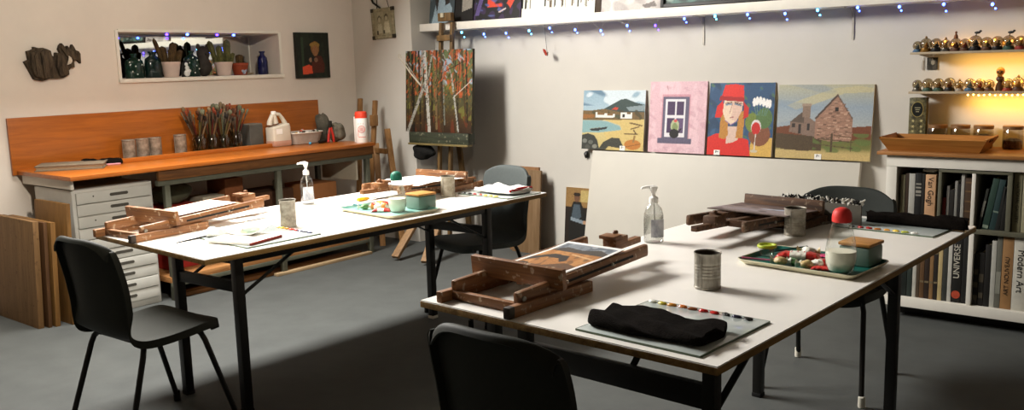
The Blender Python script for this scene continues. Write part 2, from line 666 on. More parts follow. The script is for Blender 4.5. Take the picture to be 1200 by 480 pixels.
M_TUBE = mat('lit tube', '#ffffff', var=0, emit='#fff3dd', estr=3.0)
def batten(loc, length, label, tilt):
    t = thing('ceiling_light', label, 'ceiling light', loc, (0, tilt, 0))
    g = G(); g.box((0, 0, 0.05), (0.14, length, 0.05), bev=0.008); g.obj('housing', M_WHITE, t)
    g = G(); g.tube([(0, -length / 2 + 0.04, -0.0), (0, length / 2 - 0.04, -0.0)], 0.013, 12); g.obj('tube', M_TUBE, t)
    return t
KX, KY = -5.15, 2.9
batten((KX, KY, ZC - 0.10), 2.0, 'tilted fluorescent batten on the ceiling above the workbench side', math.radians(-50))
key = lamp('key_lamp', 'AREA', (KX + 0.05, KY, ZC - 0.16), 410, (1.0, 0.97, 0.925), 0.9, 2.0)
key.rotation_euler = (0, math.radians(-52), 0)
# unseen fill spot, added with its fixture to brighten the left wall
t = thing('fill_spot', 'small unseen ceiling fill spot added to brighten the left wall', 'fill_spot', (-0.9, 1.4, ZC - 0.22))
g = G(); g.lathe([(0, 0), (0.05, 0), (0.06, 0.10), (0.05, 0.13), (0, 0.13)], axis=(0.9, -0.25, 0.35), seg=20); g.obj('lamp_head', M_BLACK, t)
g = G(); g.tube([(0.05, 0, 0.05), (0.05, 0, 0.22)], 0.012, 8); g.obj('stem', M_BLACK, t)
wash = lamp('wall_wash', 'SPOT', (-1.0, 1.43, ZC - 0.26), 500, (1.0, 0.90, 0.77), 0.12, None, (-6.38, 3.2, 1.25))
wash.data.spot_size = math.radians(62)
wash.data.spot_blend = 1.0
w = bpy.data.worlds.new('world')
scene.world = w
w.use_nodes = True
w.node_tree.nodes['Background'].inputs[0].default_value = (0.9, 0.85, 0.75, 1)
w.node_tree.nodes['Background'].inputs[1].default_value = 0.02

# ------------------------------------------------------------------ work tables
TZ = 0.785
TR = -0.0528
def TF(xp, yp):
    c, s = math.cos(TR), math.sin(TR)
    return (xp * c - yp * s, xp * s + yp * c)

def work_table(label, x0, x1, y0, y1, legs, rails, braces, caps=()):
    """legs in world xy; top corners in the slightly turned table frame"""
    cx, cy = TF((x0 + x1) / 2, (y0 + y1) / 2)
    t = thing('work_table', label, 'table', (cx, cy, 0), TR)
    inv = Matrix.Rotation(-TR, 4, 'Z') @ Matrix.Translation((-cx, -cy, 0))
    L = lambda x, y, z=0: inv @ Vector((x, y, z))
    W, D = x1 - x0, y1 - y0
    g = G(); g.box((0, 0, TZ - 0.014), (W, D, 0.022), bev=0.002)
    g.mi = 1
    top = g.obj('tabletop', [M_MDF, M_LAM], t)
    for p in top.data.polygons:
        p.material_index = 1 if abs(p.normal.z) > 0.9 else 0
    g = G(); g.box((0, 0, TZ - 0.0015), (W - 0.004, D - 0.004, 0.003)); g.obj('laminate', M_LAM, top)
    for i, (x, y) in enumerate(legs):
        p = L(x, y)
        g = G(); g.box((p.x, p.y, (TZ - 0.03) / 2 + 0.008), (0.042, 0.042, TZ - 0.046), bev=0.003)
        lg = g.obj('leg', M_BLACK, t)
        g = G(); g.box((p.x, p.y, 0.010), (0.046, 0.046, 0.02), bev=0.004)
        g.obj('foot_cap', M_RUBW if i in caps else M_RUB, lg)
    for (a, b, z, h) in rails:
        g = G(); g.span(L(*a, z), L(*b, z), 0.03, h, bev=0.003); g.obj('rail', M_BLACK, t)
    for (a, za, b, zb) in braces:
        g = G(); g.span(L(*a, za), L(*b, zb), 0.022, 0.008, bev=0.002); g.obj('brace', M_BLACK, t)
    return t

work_table('long white-topped work table at left, with the green-capped bottle on it', -4.486, -3.441, 1.895, 4.181,
           [(-3.46, 2.31), (-3.92, 2.29), (-3.82, 3.94), (-3.37, 3.96)],
           [((-3.46, 2.31), (-3.92, 2.29), 0.60, 0.05), ((-3.46, 2.31), (-3.92, 2.29), 0.722, 0.03),
            ((-3.82, 3.94), (-3.37, 3.96), 0.60, 0.05), ((-3.82, 3.94), (-3.37, 3.96), 0.722, 0.03),
            ((-3.46, 2.31), (-3.37, 3.96), 0.722, 0.03), ((-3.92, 2.29), (-3.82, 3.94), 0.722, 0.03)],
           [((-3.46, 2.33), 0.56, (-3.445, 2.62), 0.715), ((-3.92, 2.31), 0.56, (-3.905, 2.6), 0.715),
            ((-3.37, 3.94), 0.56, (-3.385, 3.65), 0.715), ((-3.82, 3.92), 0.56, (-3.835, 3.63), 0.715)], caps=(2,))
work_table('long white-topped work table in the right foreground, with the red-capped bottle on it', -2.206, -1.082, 1.99, 4.373,
           [(-1.115, 2.30), (-1.83, 2.34), (-1.62, 3.83), (-1.05, 3.90), (-2.12, 2.52)],
           [((-1.115, 2.30), (-1.83, 2.34), 0.59, 0.075), ((-1.115, 2.30), (-1.83, 2.34), 0.722, 0.03),
            ((-1.62, 3.83), (-1.05, 3.90), 0.60, 0.05), ((-1.62, 3.83), (-1.05, 3.90), 0.722, 0.03),
            ((-1.115, 2.30), (-1.05, 3.90), 0.722, 0.03), ((-1.83, 2.34), (-1.62, 3.83), 0.722, 0.03)],
           [((-1.115, 2.32), 0.54, (-1.10, 2.62), 0.715), ((-1.40, 2.33), 0.62, (-1.40, 2.45), 0.715),
            ((-1.05, 3.88), 0.56, (-1.06, 3.58), 0.715)])

# ------------------------------------------------------------------ chairs
def shell_mesh():
    """one-piece shell: seat sweeping up into the back, with a turned-down skirt round the edge"""
    prof = [(0.214, 0.396), (0.224, 0.414), (0.218, 0.432), (0.196, 0.442), (0.12, 0.440), (0.02, 0.432), (-0.08, 0.428), (-0.145, 0.434),
            (-0.185, 0.456), (-0.205, 0.50), (-0.213, 0.56), (-0.222, 0.64), (-0.236, 0.72), (-0.250, 0.79), (-0.258, 0.822), (-0.268, 0.836), (-0.284, 0.836), (-0.294, 0.824)]
    wid = [0.190, 0.194, 0.199, 0.205, 0.212, 0.214, 0.212, 0.208, 0.204, 0.204, 0.207, 0.211, 0.212, 0.207, 0.200, 0.194, 0.190, 0.188]
    n = len(prof) - 1
    g = G()
    def P(v):
        s = v * n
        i = min(int(s), n - 1)
        f = s - i
        def cr(a, b, c, d):
            return 0.5 * (2 * b + (c - a) * f + (2 * a - 5 * b + 4 * c - d) * f * f + (3 * b - a - 3 * c + d) * f ** 3)
        k = [max(0, i - 1), i, i + 1, min(n, i + 2)]
        return (cr(*[prof[q][0] for q in k]), cr(*[prof[q][1] for q in k]), cr(*[wid[q] for q in k]))
    def fn(u, v):
        y, z, w = P(v)
        t = (u - 0.5) * 2
        s = max(-1, min(1, t / 0.86))
        f = max(0, (abs(t) - 0.86) / 0.14)
        f = math.sin(f * PI / 2) * min(1, v / 0.12) * min(1, (1 - v) / 0.22)
        x = s * w + math.copysign(0.007 * f, t)
        back = min(1, max(0, (v - 0.46) / 0.14))
        back = back * back * (3 - 2 * back)
        seat = 1 - back
        z += seat * (0.010 * s * s - 0.030 * f)
        y += back * (0.040 * s * s - 0.028 * f)
        y -= 0.050 * s ** 6 * max(0, 1 - v / 0.24) * seat
        z -= back * 0.060 * max(0, (v - 0.66) / 0.34) * s ** 4
        return (x, y, z)
    g.grid(fn, 44, 60)
    g.solid(0.006)
    return g

CH_G = None
def make_chair(label, shell, foot):
    t = thing('stacking_chair', label, 'chair')
    s = shell_mesh().obj('shell', shell, t, angle=50)
    g = G()
    for y in (0.11, -0.12):
        g.tube([(-0.15, y, 0.418), (0.15, y, 0.418)], 0.011, 10)
    for x in (-0.15, 0.15):
        g.tube([(x, -0.12, 0.418), (x, 0.11, 0.418)], 0.009, 8)
    g.obj('seat_frame', M_BLACK, t)
    for (sx, yy, fy) in ((-1, 0.11, 0.235), (1, 0.11, 0.235), (-1, -0.12, -0.255), (1, -0.12, -0.255)):
        pts = [(sx * 0.14, yy, 0.418), (sx * 0.165, yy + (0.004 if fy > 0 else -0.004), 0.416), (sx * 0.182, yy + (0.012 if fy > 0 else -0.012), 0.402),
               (sx * 0.19, yy + (0.022 if fy > 0 else -0.022), 0.375), (sx * 0.222, fy, 0.03)]
        g = G(); g.tube(pts, 0.0115, 10)
        lg = g.obj('leg', M_BLACK, t)
        d = Vector((sx * 0.032, fy - yy, -0.345)).normalized()
        g = G(); g.lathe([(0.0, 0.0), (0.014, 0.002), (0.0155, 0.010), (0.0145, 0.045), (0.0118, 0.048)], c=(sx * 0.2245, fy + (0.003 if fy > 0 else -0.003), 0.0), seg=14)
        g.obj('foot_cap', foot, lg)
    S = Matrix.Diagonal((1.07, 1.07, 1.10, 1))
    for o in t.children_recursive:
        o.data.transform(S)
    return t
ca = make_chair('dark plastic stacking chair seen whole at far left, by the drawer chest', M_SHELL, M_RUB)
ca.location = (-3.63, 1.955, 0); ca.rotation_euler = (0, 0, 0.03)
cb = dup(ca, 'dark plastic chair cut off at the bottom edge, only its backrest in view', (-1.395, 1.905, 0), -0.03)
cc = make_chair('slate grey plastic chair at the far end of the left table', M_SHELLG, M_RUB)
cc.location = (-3.645, 4.20, 0); cc.rotation_euler = (0, 0, 2.92)
cd_ = dup(cc, 'grey plastic chair tucked under the far right end of the front table, near the bookcase', (-1.43, 4.20, 0), PI + 0.02)
for ch in cd_.children:
    if ch.name.startswith('shell'):
        ch.data = ch.data.copy(); ch.data.materials[0] = mat('charcoal polypropylene', '#2d302d', rough=0.6, var=0.05, scale=60, spec=0.12)
    if ch.name.startswith('leg'):
        for f in ch.children:
            f.data = f.data.copy(); f.data.materials[0] = M_RUBW

# ------------------------------------------------------------------ table easels
M_RAILEND = mat('blackened wood end', '#3a312a', rough=0.6, var=0.2)
def make_easel(label, along, across, ledge):
    """folded table easel: two base rails on the table, hinged arms, ledge, long centre mast"""
    t = thing('table_easel', label, 'easel')
    for sx in (-1, 1):
        g = G(); g.span((sx * 0.158, 0.0, 0.019), (sx * 0.158, 0.42, 0.019), 0.026, 0.038, bev=0.004)
        b = g.obj('base_rail', along, t)
        if sx < 0: continue
        g = G(); g.box((sx * 0.158, -0.001, 0.019), (0.027, 0.030, 0.0385), bev=0.005); g.obj('dark_rail_end', M_RAILEND, b)
    for y in (0.06, 0.37):
        g = G(); g.span((-0.145, y, 0.019), (0.145, y, 0.019), 0.024, 0.030, bev=0.003); g.obj('cross_rail', across, t)
    for sx in (-1, 1):
        a, b = Vector((sx * 0.140, 0.05, 0.046)), Vector((sx * 0.140, 0.80, 0.078))
        g = G(); g.span(a, b, 0.024, 0.048, bev=0.011)
        arm = g.obj('arm', along, t)
        g = G(); g.span(a + (b - a) * 0.34 + Vector((sx * 0.0105, 0, 0)), a + (b - a) * 0.86 + Vector((sx * 0.0105, 0, 0)), 0.005, 0.009); g.obj('slot', M_INK, arm)
        g = G(); g.lathe([(0, 0), (0.009, 0), (0.009, 0.006), (0.004, 0.008), (0, 0.008)], c=a + Vector((sx * 0.0115, 0.025, 0)), axis=(sx, 0, 0), seg=14); g.obj('bolt', M_TIN, arm)
        g = G(); g.lathe([(0, 0), (0.006, 0), (0.006, 0.006), (0, 0.007)], c=a + (b - a) * 0.68 + Vector((sx * 0.012, 0, 0)), axis=(sx, 0, 0), seg=12); g.obj('wing_nut', M_TIN, arm)
    g = G(); g.span((-0.13, 0.70, 0.070), (0.13, 0.70, 0.070), 0.022, 0.030, bev=0.003); g.obj('cross_rail', across, t)
    g = G(); g.box((0.004, 0.215, 0.088), (0.41, 0.022, 0.070), rot=(0.10, 0, 0), bev=0.003); l = g.obj('ledge', ledge, t)
    g = G(); g.box((0.0, 0.232, 0.072), (0.40, 0.035, 0.012), rot=(0.05, 0, 0), bev=0.002); g.obj('ledge_lip', ledge, l)
    g = G(); g.span((0, 0.23, 0.050), (0, 0.955, 0.078), 0.030, 0.024, bev=0.003); m = g.obj('mast', along, t)
    g = G(); g.box((0, 0.80, 0.093), (0.062, 0.085, 0.046), rot=(0.034, 0, 0), bev=0.004); b = g.obj('clamp_block', along, m)
    g = G(); g.box((0, 0.765, 0.118), (0.070, 0.055, 0.014), rot=(0.034, 0, 0), bev=0.003); g.obj('clamp_lip', across, b)
    g = G(); g.lathe([(0, 0), (0.010, 0), (0.012, 0.006), (0.008, 0.012), (0, 0.013)], c=(0, 0.80, 0.125), seg=14); g.obj('clamp_knob', across, b)
    return t
x, y = TF(-1.968, 2.003)
e1 = make_easel('wooden table easel on the near left corner of the front table, landscape painting on it', M_EASEL, M_EASELX, M_EASELX)
e1.location = (x, y, TZ); e1.rotation_euler = (0, 0, TR)
x, y = TF(-4.235, 1.87)
e2 = dup(e1, 'wooden table easel overhanging the near left end of the left table', (x, y, TZ), TR + 0.13)
x, y = TF(-1.815, 4.215)
e3 = make_easel('dark paint-crusted table easel at the far end of the front table, facing the bookcase', M_EASELD, M_EASELD, M_EASELD)
e3.location = (x, y, TZ); e3.rotation_euler = (0, 0, PI + TR - 0.08)
x, y = TF(-4.149, 4.165)
e4 = dup(e1, 'wooden easel at the far end of the left table, a large white sheet on it', (x, y, TZ), PI + TR + 0.13)

# ------------------------------------------------------------------ things on the tables
def world_of(e, p):
    M = Matrix.Translation(e.location) @ Matrix.Rotation(e.rotation_euler.z, 4, 'Z')
    return M @ Vector(p)

def flat_rot(z, tilt=0.0):
    return (Matrix.Rotation(z, 3, 'Z') @ Matrix.Rotation(-PI / 2 + tilt, 3, 'X')).to_euler()

# pictures lying on the easels
P = Paint(110, 90, '#eceae6')
P.rect(0.05, 0.05, 0.95, 0.95, '#8f8a84')
P.rect(0.05, 0.78, 0.95, 0.95, '#7f858c', 0.15).blotch('#5d646c', 2, 5, 0.2, 0.9, 3, (0.05, 0.78, 0.95, 0.95)).blotch('#b4b6ba', 3, 4, 0.7, 0.6, 5, (0.05, 0.8, 0.95, 0.95))
P.poly([(0.05, 0.74), (0.2, 0.84), (0.5, 0.80), (0.75, 0.87), (0.95, 0.80), (0.95, 0.68), (0.05, 0.68)], '#463f39', 0.2)
P.rect(0.05, 0.05, 0.95, 0.72, '#a8713c', 0.2).blotch('#c08a50', 3, 2, 0.2, 0.8, 7, (0.05, 0.05, 0.95, 0.72)).blotch('#6f4c2c', 4, 3, 0.6, 0.8, 8, (0.05, 0.05, 0.95, 0.72))
P.poly([(0.05, 0.44), (0.25, 0.62), (0.52, 0.60), (0.64, 0.46), (0.58, 0.40), (0.45, 0.50), (0.25, 0.50), (0.1, 0.34), (0.05, 0.30)], '#2f2822', 0.2)
P.poly([(0.4, 0.20), (0.7, 0.40), (0.95, 0.34), (0.95, 0.05), (0.42, 0.05)], '#5f4026', 0.25).line((0.5, 0.66), (0.9, 0.60), 0.03, '#d0a878')
P.poly([(0.05, 0.05), (0.4, 0.12), (0.2, 0.28), (0.05, 0.26)], '#2c2722', 0.2)
picture('landscape_study', 'unframed landscape study in orange and slate lying on the near right easel', 'painting', P, 0.262, 0.41, 0.002,
        world_of(e1, (0.005, 0.245, 0.0815)), flat_rot(TR - 0.02, 0.043), edge='#eeeae2', curl=lambda u, v: -0.006 * max(0, v - 0.7) / 0.3)
P = Paint(40, 30, '#efece6')
P.blotch('#dfdad0', 2, 2, 0.5, 0.6, 2)
picture('paper_sheet', 'blank white paper sheet under the arms of the near left easel', 'paper', P, 0.22, 0.40, 0.0015,
        world_of(e2, (0.0, 0.245, 0.0815)), flat_rot(TR + 0.13, 0.043), edge='#eeeae2')
P = Paint(90, 70, '#6d5a52')
P.vgrad([(0, '#4a3a34'), (0.4, '#7d6a64'), (0.7, '#8a7f80'), (1, '#6a5a54')], 0.15)
P.blotch('#b0472a', 2, 1, 0.7, 0.7, 4, (0.55, 0.3, 1, 1)).blotch('#aeb6c6', 2, 2, 0.5, 0.8, 9, (0.05, 0.35, 0.7, 1)).blotch('#3a302c', 2, 3, 0.6, 0.7, 12)
picture('dark_study', 'dark reddish-grey painted panel lying on the far right easel', 'painting', P, 0.40, 0.30, 0.004,
        world_of(e3, (0.01, 0.245, 0.0815)), flat_rot(PI + TR - 0.08, 0.043), edge='#4c4038')
P = Paint(50, 50, '#f3f1ec')
P.blotch('#e2dfd8', 1, 1, 0.7, 0.5, 2)
picture('paper_sheet', 'large blank white sheet lying across the far left easel', 'paper', P, 0.36, 0.44, 0.0015,
        world_of(e4, (-0.02, 0.245, 0.0815)), flat_rot(PI + TR + 0.13, 0.043), edge='#efece6', curl=lambda u, v: 0.012 * max(0, v - 0.7) / 0.3 - 0.01 * abs(u - 0.5))

# tin cans
M_INSIDE = mat('dark tin inside', '#3b342b', rough=0.7, var=0.3, scale=30)  # can interior coloured darker than the outside
def make_can(label, m, r, h, loc, name='tin_can', ribs=True, full=True):
    t = thing(name, label, 'tin', loc)
    pr = [(0, 0), (r * 0.97, 0), (r, 0.003), (r, 0.008), (r * 0.975, 0.010)]
    n = 9
    for i in range(n):
        z = 0.012 + (h - 0.024) * (i + 0.5) / n
        if ribs and 2 <= i <= 6:
            pr += [(r * 0.975, z - 0.002), (r * 0.955, z), (r * 0.975, z + 0.002)]
        else:
            pr += [(r * 0.975, z)]
    pr += [(r * 0.975, h - 0.008), (r, h - 0.005), (r * 1.01, h - 0.001), (r * 0.99, h), (r * 0.955, h - 0.003), (r * 0.955, h - 0.006)]
    g = G(); g.lathe(pr, seg=36, caps=False); g.obj('tin_body', m, t, angle=30)
    g = G(); g.lathe([(r * 1.0, h - 0.004), (r * 1.022, h - 0.002), (r * 1.015, h + 0.001), (r * 0.97, h + 0.0005)], seg=36, caps=False); g.obj('rim', M_TIN, t)
    g = G(); g.lathe([(0, 0.006), (r * 0.94, 0.008), (r * 0.95, h - 0.004)], seg=36, caps=False); g.obj('dark_interior', M_INSIDE, t)
    g = G(); g.box((0, -r * 0.98, h * 0.5), (0.004, 0.003, h - 0.02)); g.obj('seam', M_TIN, t)
    return t
make_can('paint-smeared empty tin can in the middle of the front table', M_TIN, 0.0465, 0.126, (*(-1.363, 2.771), TZ))
make_can('grey-streaked tin can beside the dark easel on the front table', M_TIN2, 0.047, 0.122, (*(-1.462, 3.827), TZ))
make_can('tin can with dripped grey paint near the left end of the left table', M_TIN2, 0.041, 0.138, (*(-3.673, 2.771), TZ), ribs=False)
make_can('mottled pale tin can under the ledge of the far left easel', mat('mottled tin', '#b5ab98', rough=0.6, var=0.3, scale=30, second='#847a66', bump=0.15), 0.044, 0.125, (*(-3.659, 3.948), TZ), ribs=False)

# pump bottles
def make_pump(label, loc, rot, r=0.043, h=0.17):
    t = thing('pump_bottle', label, 'bottle', loc, rot)
    pr = [(0, 0.0), (r * 0.9, 0.0), (r, 0.006), (r, h * 0.62), (r * 0.97, h * 0.72), (r * 0.8, h * 0.88), (r * 0.45, h * 0.98), (r * 0.38, h), (r * 0.38, h + 0.012)]
    g = G(); g.lathe(pr, seg=32, caps=False, sy=0.82)
    b = g.obj('bottle_body', M_CLEARP, t, angle=40)
    g = G(); g.lathe([(0, 0.003), (r * 0.86, 0.003), (r * 0.95, 0.008), (r * 0.95, h * 0.60), (r * 0.9, h * 0.70), (0, h * 0.70)], seg=32, sy=0.82); g.obj('gel', M_GEL, b)
    g = G()
    def lab(u, v):
        a = -PI / 2 + (u - 0.5) * 1.7 + 0.6
        return (r * 1.012 * math.cos(a), r * 0.83 * 1.012 * math.sin(a), h * (0.16 + 0.46 * v))
    g.grid(lab, 14, 2); g.solid(0.0006)
    g.obj('label', mat('blue grey label', '#84868f', rough=0.5, scale=34, second='#c9cace', stretch=(1, 1, 0.5)), b)
    g = G(); g.lathe([(0, h + 0.004), (r * 0.46, h + 0.004), (r * 0.46, h + 0.026), (r * 0.36, h + 0.030), (r * 0.2, h + 0.034), (r * 0.18, h + 0.058), (0, h + 0.058)], seg=24); p = g.obj('pump_collar', M_WPLAS, t)
    g = G(); g.lathe([(0, h + 0.050), (r * 0.26, h + 0.050), (r * 0.40, h + 0.070), (r * 0.38, h + 0.076), (0, h + 0.077)], seg=20)
    g.tube([(0, 0, h + 0.072), (-0.025, 0, h + 0.073), (-0.045, 0, h + 0.070), (-0.052, 0, h + 0.064)], [0.010, 0.0075, 0.006, 0.005], 10); g.obj('pump_head', M_WPLAS, p)
    g = G(); g.tube([(0, 0, h), (0.004, 0, h * 0.5), (0.008, 0, 0.015)], 0.0035, 8); g.obj('dip_tube', M_WPLAS, p)
    return t
make_pump('clear hand gel pump bottle on the front table, by the white board', (*(-1.911, 3.364), TZ), 0.5)
make_pump('clear hand gel pump bottle on the left table, before the workbench', (*(-4.196, 3.313), TZ), 0.45, r=0.040)

# glass palettes
def make_palette(label, loc, rot, W, D, dabs, dab_y, frm):
    t = thing('glass_palette', label, 'palette', loc, rot)
    g = G(); g.box((0, 0, 0.003), (W, D, 0.006), bev=0.001); g.obj('plate', M_PLATE, t)
    g = G()
    for s in (-1, 1):
        g.box((s * (W / 2 + 0.0008), 0, 0.003), (0.0016, D + 0.003, 0.0062))
        g.box((0, s * (D / 2 + 0.0008), 0.003), (W, 0.0016, 0.0062))
    g.obj('ground_edge', M_PLATEE, t)
    n = len(dabs)
    for i, c in enumerate(dabs):
        x = frm[0] + (frm[1] - frm[0]) * i / (n - 1)
        g = G(); g.ball((x, dab_y + random.uniform(-0.004, 0.004), 0.0085), 0.012, (1.25, 0.75, 0.5), rough=0.12, sub=2, rot=(0, 0, random.uniform(-.5, .5)))
        g.ball((x + 0.008, dab_y, 0.009), 0.008, (1.1, 0.7, 0.6), rough=0.15, sub=2)
        g.obj('paint_dab', mat('oil paint ' + c, c, rough=0.3, var=0.1, scale=60, spec=0.6), t)
    return t
DABS = ['#e9e6da', '#c9b72a', '#d08a2c', '#c86a1e', '#8a4a20', '#c41f1a', '#c41f1a', '#16140f', '#22203a', '#12110f']
make_palette('glass palette with a row of dabs under the folded black towel, front table corner', (*(-1.240, 2.298), TZ), -0.06, 0.415, 0.405, DABS, 0.178, (-0.19, 0.15))
make_palette('glass palette with dabs by the far right corner of the front table', (*(-1.154, 4.205), TZ), -0.11, 0.45, 0.26,
             ['#16140f', '#a81d18', '#a81d18', '#a8662a', '#c98a2c', '#d9b93c', '#b8bf34', '#efece4'], -0.112, (-0.14, 0.14))
make_palette('glass palette with dabs near the can on the left table', (*(-3.565, 2.523), TZ), -0.05, 0.40, 0.40,
             ['#d9b93c', '#d9b93c', '#c8862c', '#c23a22', '#b01c1a', '#2a2450', '#1b1a3c', '#2a2b5c'], 0.180, (-0.12, 0.14))
make_palette('glass palette with dabs and white cloth on the far end of the left table', (*(-3.448, 4.182), TZ), -0.06, 0.41, 0.30,
             ['#16140f', '#16140f', '#a81d18', '#a83a18', '#d9b93c', '#e3cf6a', '#d9b93c'], -0.135, (-0.17, 0.10))

# towels
def make_towel(name, label, loc, rot, W, D, H, m, seed=0, fold=0.6, cat='towel', extra=None):
    r = random.Random(seed)
    ph = [r.uniform(0, 6) for _ in range(8)]
    g = G()
    def fn(u, v):
        a = 2 * PI * u
        s = (v - 0.5) * 2
        e = 4.5
        ca, sa = math.cos(a), math.sin(a)
        yy = math.copysign(abs(ca) ** (2 / e), ca) * D / 2
        zz = (math.copysign(abs(sa) ** (2 / 2.4), sa) + 1) * H / 2
        k = 1 - 0.16 * abs(s) ** 14
        wob = 1 + 0.05 * math.sin(7 * s + ph[0]) + 0.04 * math.sin(15 * s + ph[1] + 3 * u)
        yy *= k * (1 + 0.05 * math.sin(5 * s + ph[2]))
        zz *= (0.55 + 0.45 * k) * wob * (1 + 0.08 * math.sin(2.5 * s + ph[3])) 
        if zz > H * 0.5:
            zz += 0.007 * math.sin(14 * yy / D + 5 * s + ph[4])
            zz -= 0.010 * math.exp(-((yy / D - 0.12 - 0.08 * s) / 0.035) ** 2)
        return (s * W / 2 + 0.008 * math.sin(9 * yy / D + ph[5]) * abs(s), yy, max(0.0, zz))
    vs = g.grid(fn, 40, 44, closed_u=True)
    g.bm.faces.new(vs[0][::-1]); g.bm.faces.new(vs[-1])
    o = g.obj(name, m, None, loc, rot, angle=60)
    tag(o, label, cat)
    return o
make_towel('folded_towel', 'folded black towel lying on the glass palette at the front table corner', (*(-1.257, 2.229), TZ + 0.0062), -0.02, 0.375, 0.205, 0.034, M_TOWEL, 3)
make_towel('rolled_towel', 'long rolled black towel across the palette at the far right table corner', (*(-1.075, 4.275), TZ + 0.0062), -0.07, 0.43, 0.075, 0.048, M_TOWEL, 5)
o = make_towel('white_cloth', 'crumpled white cloth with a red edge on the far left palette', (*(-3.430, 4.210), TZ + 0.014), -0.05, 0.30, 0.24, 0.026, mat('white cotton', '#eeebe4', rough=0.9, var=0.05, scale=30, bump=0.3), 8, cat='cloth')
g = G(); g.tube([(0.135, -0.105, 0.021), (0.140, -0.03, 0.027), (0.136, 0.03, 0.026), (0.134, 0.10, 0.022)], [0.007, 0.010, 0.009, 0.006], 8); g.obj('red_stripe', mat('red cotton', '#a52a2a', rough=0.9, var=0.2, scale=40), o)

# serving trays
def make_tray(label, loc, rot, W, D, top, under):
    t = thing('serving_tray', label, 'tray', loc, rot)
    def rr(w, d, z, r=0.03, n=6):
        pts = []
        for (sx, sy, a0) in ((1, 1, 0), (-1, 1, PI / 2), (-1, -1, PI), (1, -1, 3 * PI / 2)):
            for k in range(n + 1):
                a = a0 + PI / 2 * k / n
                pts.append((sx * (w / 2 - r) + r * math.cos(a), sy * (d / 2 - r) + r * math.sin(a), z))
        return pts
    def loft(secs):
        g = G()
        rings = [[g.bm.verts.new(p) for p in s] for s in secs]
        for a, b in zip(rings[:-1], rings[1:]):
            n = len(a)
            for k in range(n):
                g.bm.faces.new((a[k], a[(k + 1) % n], b[(k + 1) % n], b[k]))
        g.bm.faces.new(rings[0][::-1]); g.bm.faces.new(rings[-1])
        return g
    loft([rr(W - 0.045, D - 0.045, 0.0), rr(W - 0.03, D - 0.03, 0.004), rr(W, D, 0.020), rr(W - 0.002, D - 0.002, 0.0225), rr(W - 0.008, D - 0.008, 0.021), rr(W - 0.035, D - 0.035, 0.0065)]).obj('tray_shell', under, t, angle=30)
    loft([rr(W - 0.034, D - 0.034, 0.0066), rr(W - 0.0345, D - 0.0345, 0.0072)]).obj('tray_base', top, t)
    loft_l = G()
    a, b = rr(W - 0.009, D - 0.009, 0.0213), rr(W - 0.034, D - 0.034, 0.0072)
    ra, rb = [loft_l.bm.verts.new(p) for p in a], [loft_l.bm.verts.new(p) for p in b]
    for k in range(len(ra)):
        loft_l.bm.faces.new((ra[k], ra[(k + 1) % len(ra)], rb[(k + 1) % len(rb)], rb[k]))
    loft_l.obj('inner_wall', top, t)
    return t
M_TEAL = mat('teal tray lacquer', '#1f6a5e', rough=0.35, var=0.15, scale=16, second='#12483f')
M_TEAL2 = mat('pale teal tray lacquer', '#9fc3b8', rough=0.35, scale=14, second='#5f988c')
M_CREAM = mat('cream tray enamel', '#cfc9ad', rough=0.4, var=0.05)
TA = -0.11
tray1 = make_tray('teal tray with cream rim holding sweets and the red-capped bottle', (*(-1.189, 3.294), TZ), TA, 0.47, 0.325, M_TEAL, M_CREAM)
tray2 = make_tray('pale teal tray on the left table holding the green-capped bottle', (*(-3.565, 3.364), TZ), TA, 0.50, 0.34, M_TEAL2, M_CREAM)
TT = TZ + 0.0073

def make_carafe(label, loc, capm, s=1.0):
    t = thing('milk_bottle', label, 'bottle', loc)
    pr = [(0, 0), (0.034, 0), (0.044, 0.008), (0.0525, 0.030), (0.0545, 0.055), (0.0535, 0.085), (0.048, 0.120), (0.040, 0.152), (0.033, 0.176), (0.030, 0.190)]
    pr = [(r * s, z * s) for r, z in pr]
    g = G(); g.lathe(pr, seg=36, caps=False); b = g.obj('glass_body', M_GLASS, t, angle=50)
    q = [(0, 0.0035), (0.0305, 0.0035), (0.0410, 0.010), (0.0495, 0.031), (0.0530, 0.055), (0.0522, 0.080), (0, 0.081)]
    g = G(); g.lathe([(r * s, z * s) for r, z in q], seg=36); g.obj('milk', M_MILK, b)
    c = [(0, 0.186), (0.033, 0.186), (0.0345, 0.190), (0.0345, 0.205), (0.032, 0.220), (0.025, 0.231), (0.013, 0.237), (0, 0.238)]
    g = G(); g.lathe([(r * s, z * s) for r, z in c], seg=32); g.obj('cap', capm, t)
    return t
make_carafe('glass bottle of milky liquid with a red dome cap, on the teal tray', (*(-1.051, 3.201), TT), mat('red silicone', '#d8322c', rough=0.55, var=0.04))
make_carafe('glass bottle of milky liquid with a dark green dome cap, on the pale tray', (*(-3.481, 3.350), TT), mat('green silicone', '#0f5f4b', rough=0.55, var=0.04), 0.93)

M_BOX = mat('grey green enamel', '#6f8478', rough=0.45, var=0.06, scale=10)
M_BAMBOO = wood('bamboo lid', '#c08a4a', '#a06c30', axis='X', rough=0.5)
def make_crock(label, loc, rot):
    t = thing('butter_dish', label, 'dish', loc, rot)
    g = G(); g.box((0, 0, 0.037), (0.118, 0.125, 0.074), bev=0.012); g.obj('dish_body', M_BOX, t)
    g = G(); g.box((0, 0, 0.081), (0.122, 0.129, 0.013), bev=0.005); g.obj('wooden_lid', M_BAMBOO, t)
    return t
make_crock('grey-green dish with a wooden lid beside the red-capped bottle', (*(-1.037, 3.383), TT), TA)
make_crock('grey-green dish with a wooden lid beside the green-capped bottle', (*(-3.458, 3.509), TT), TA)

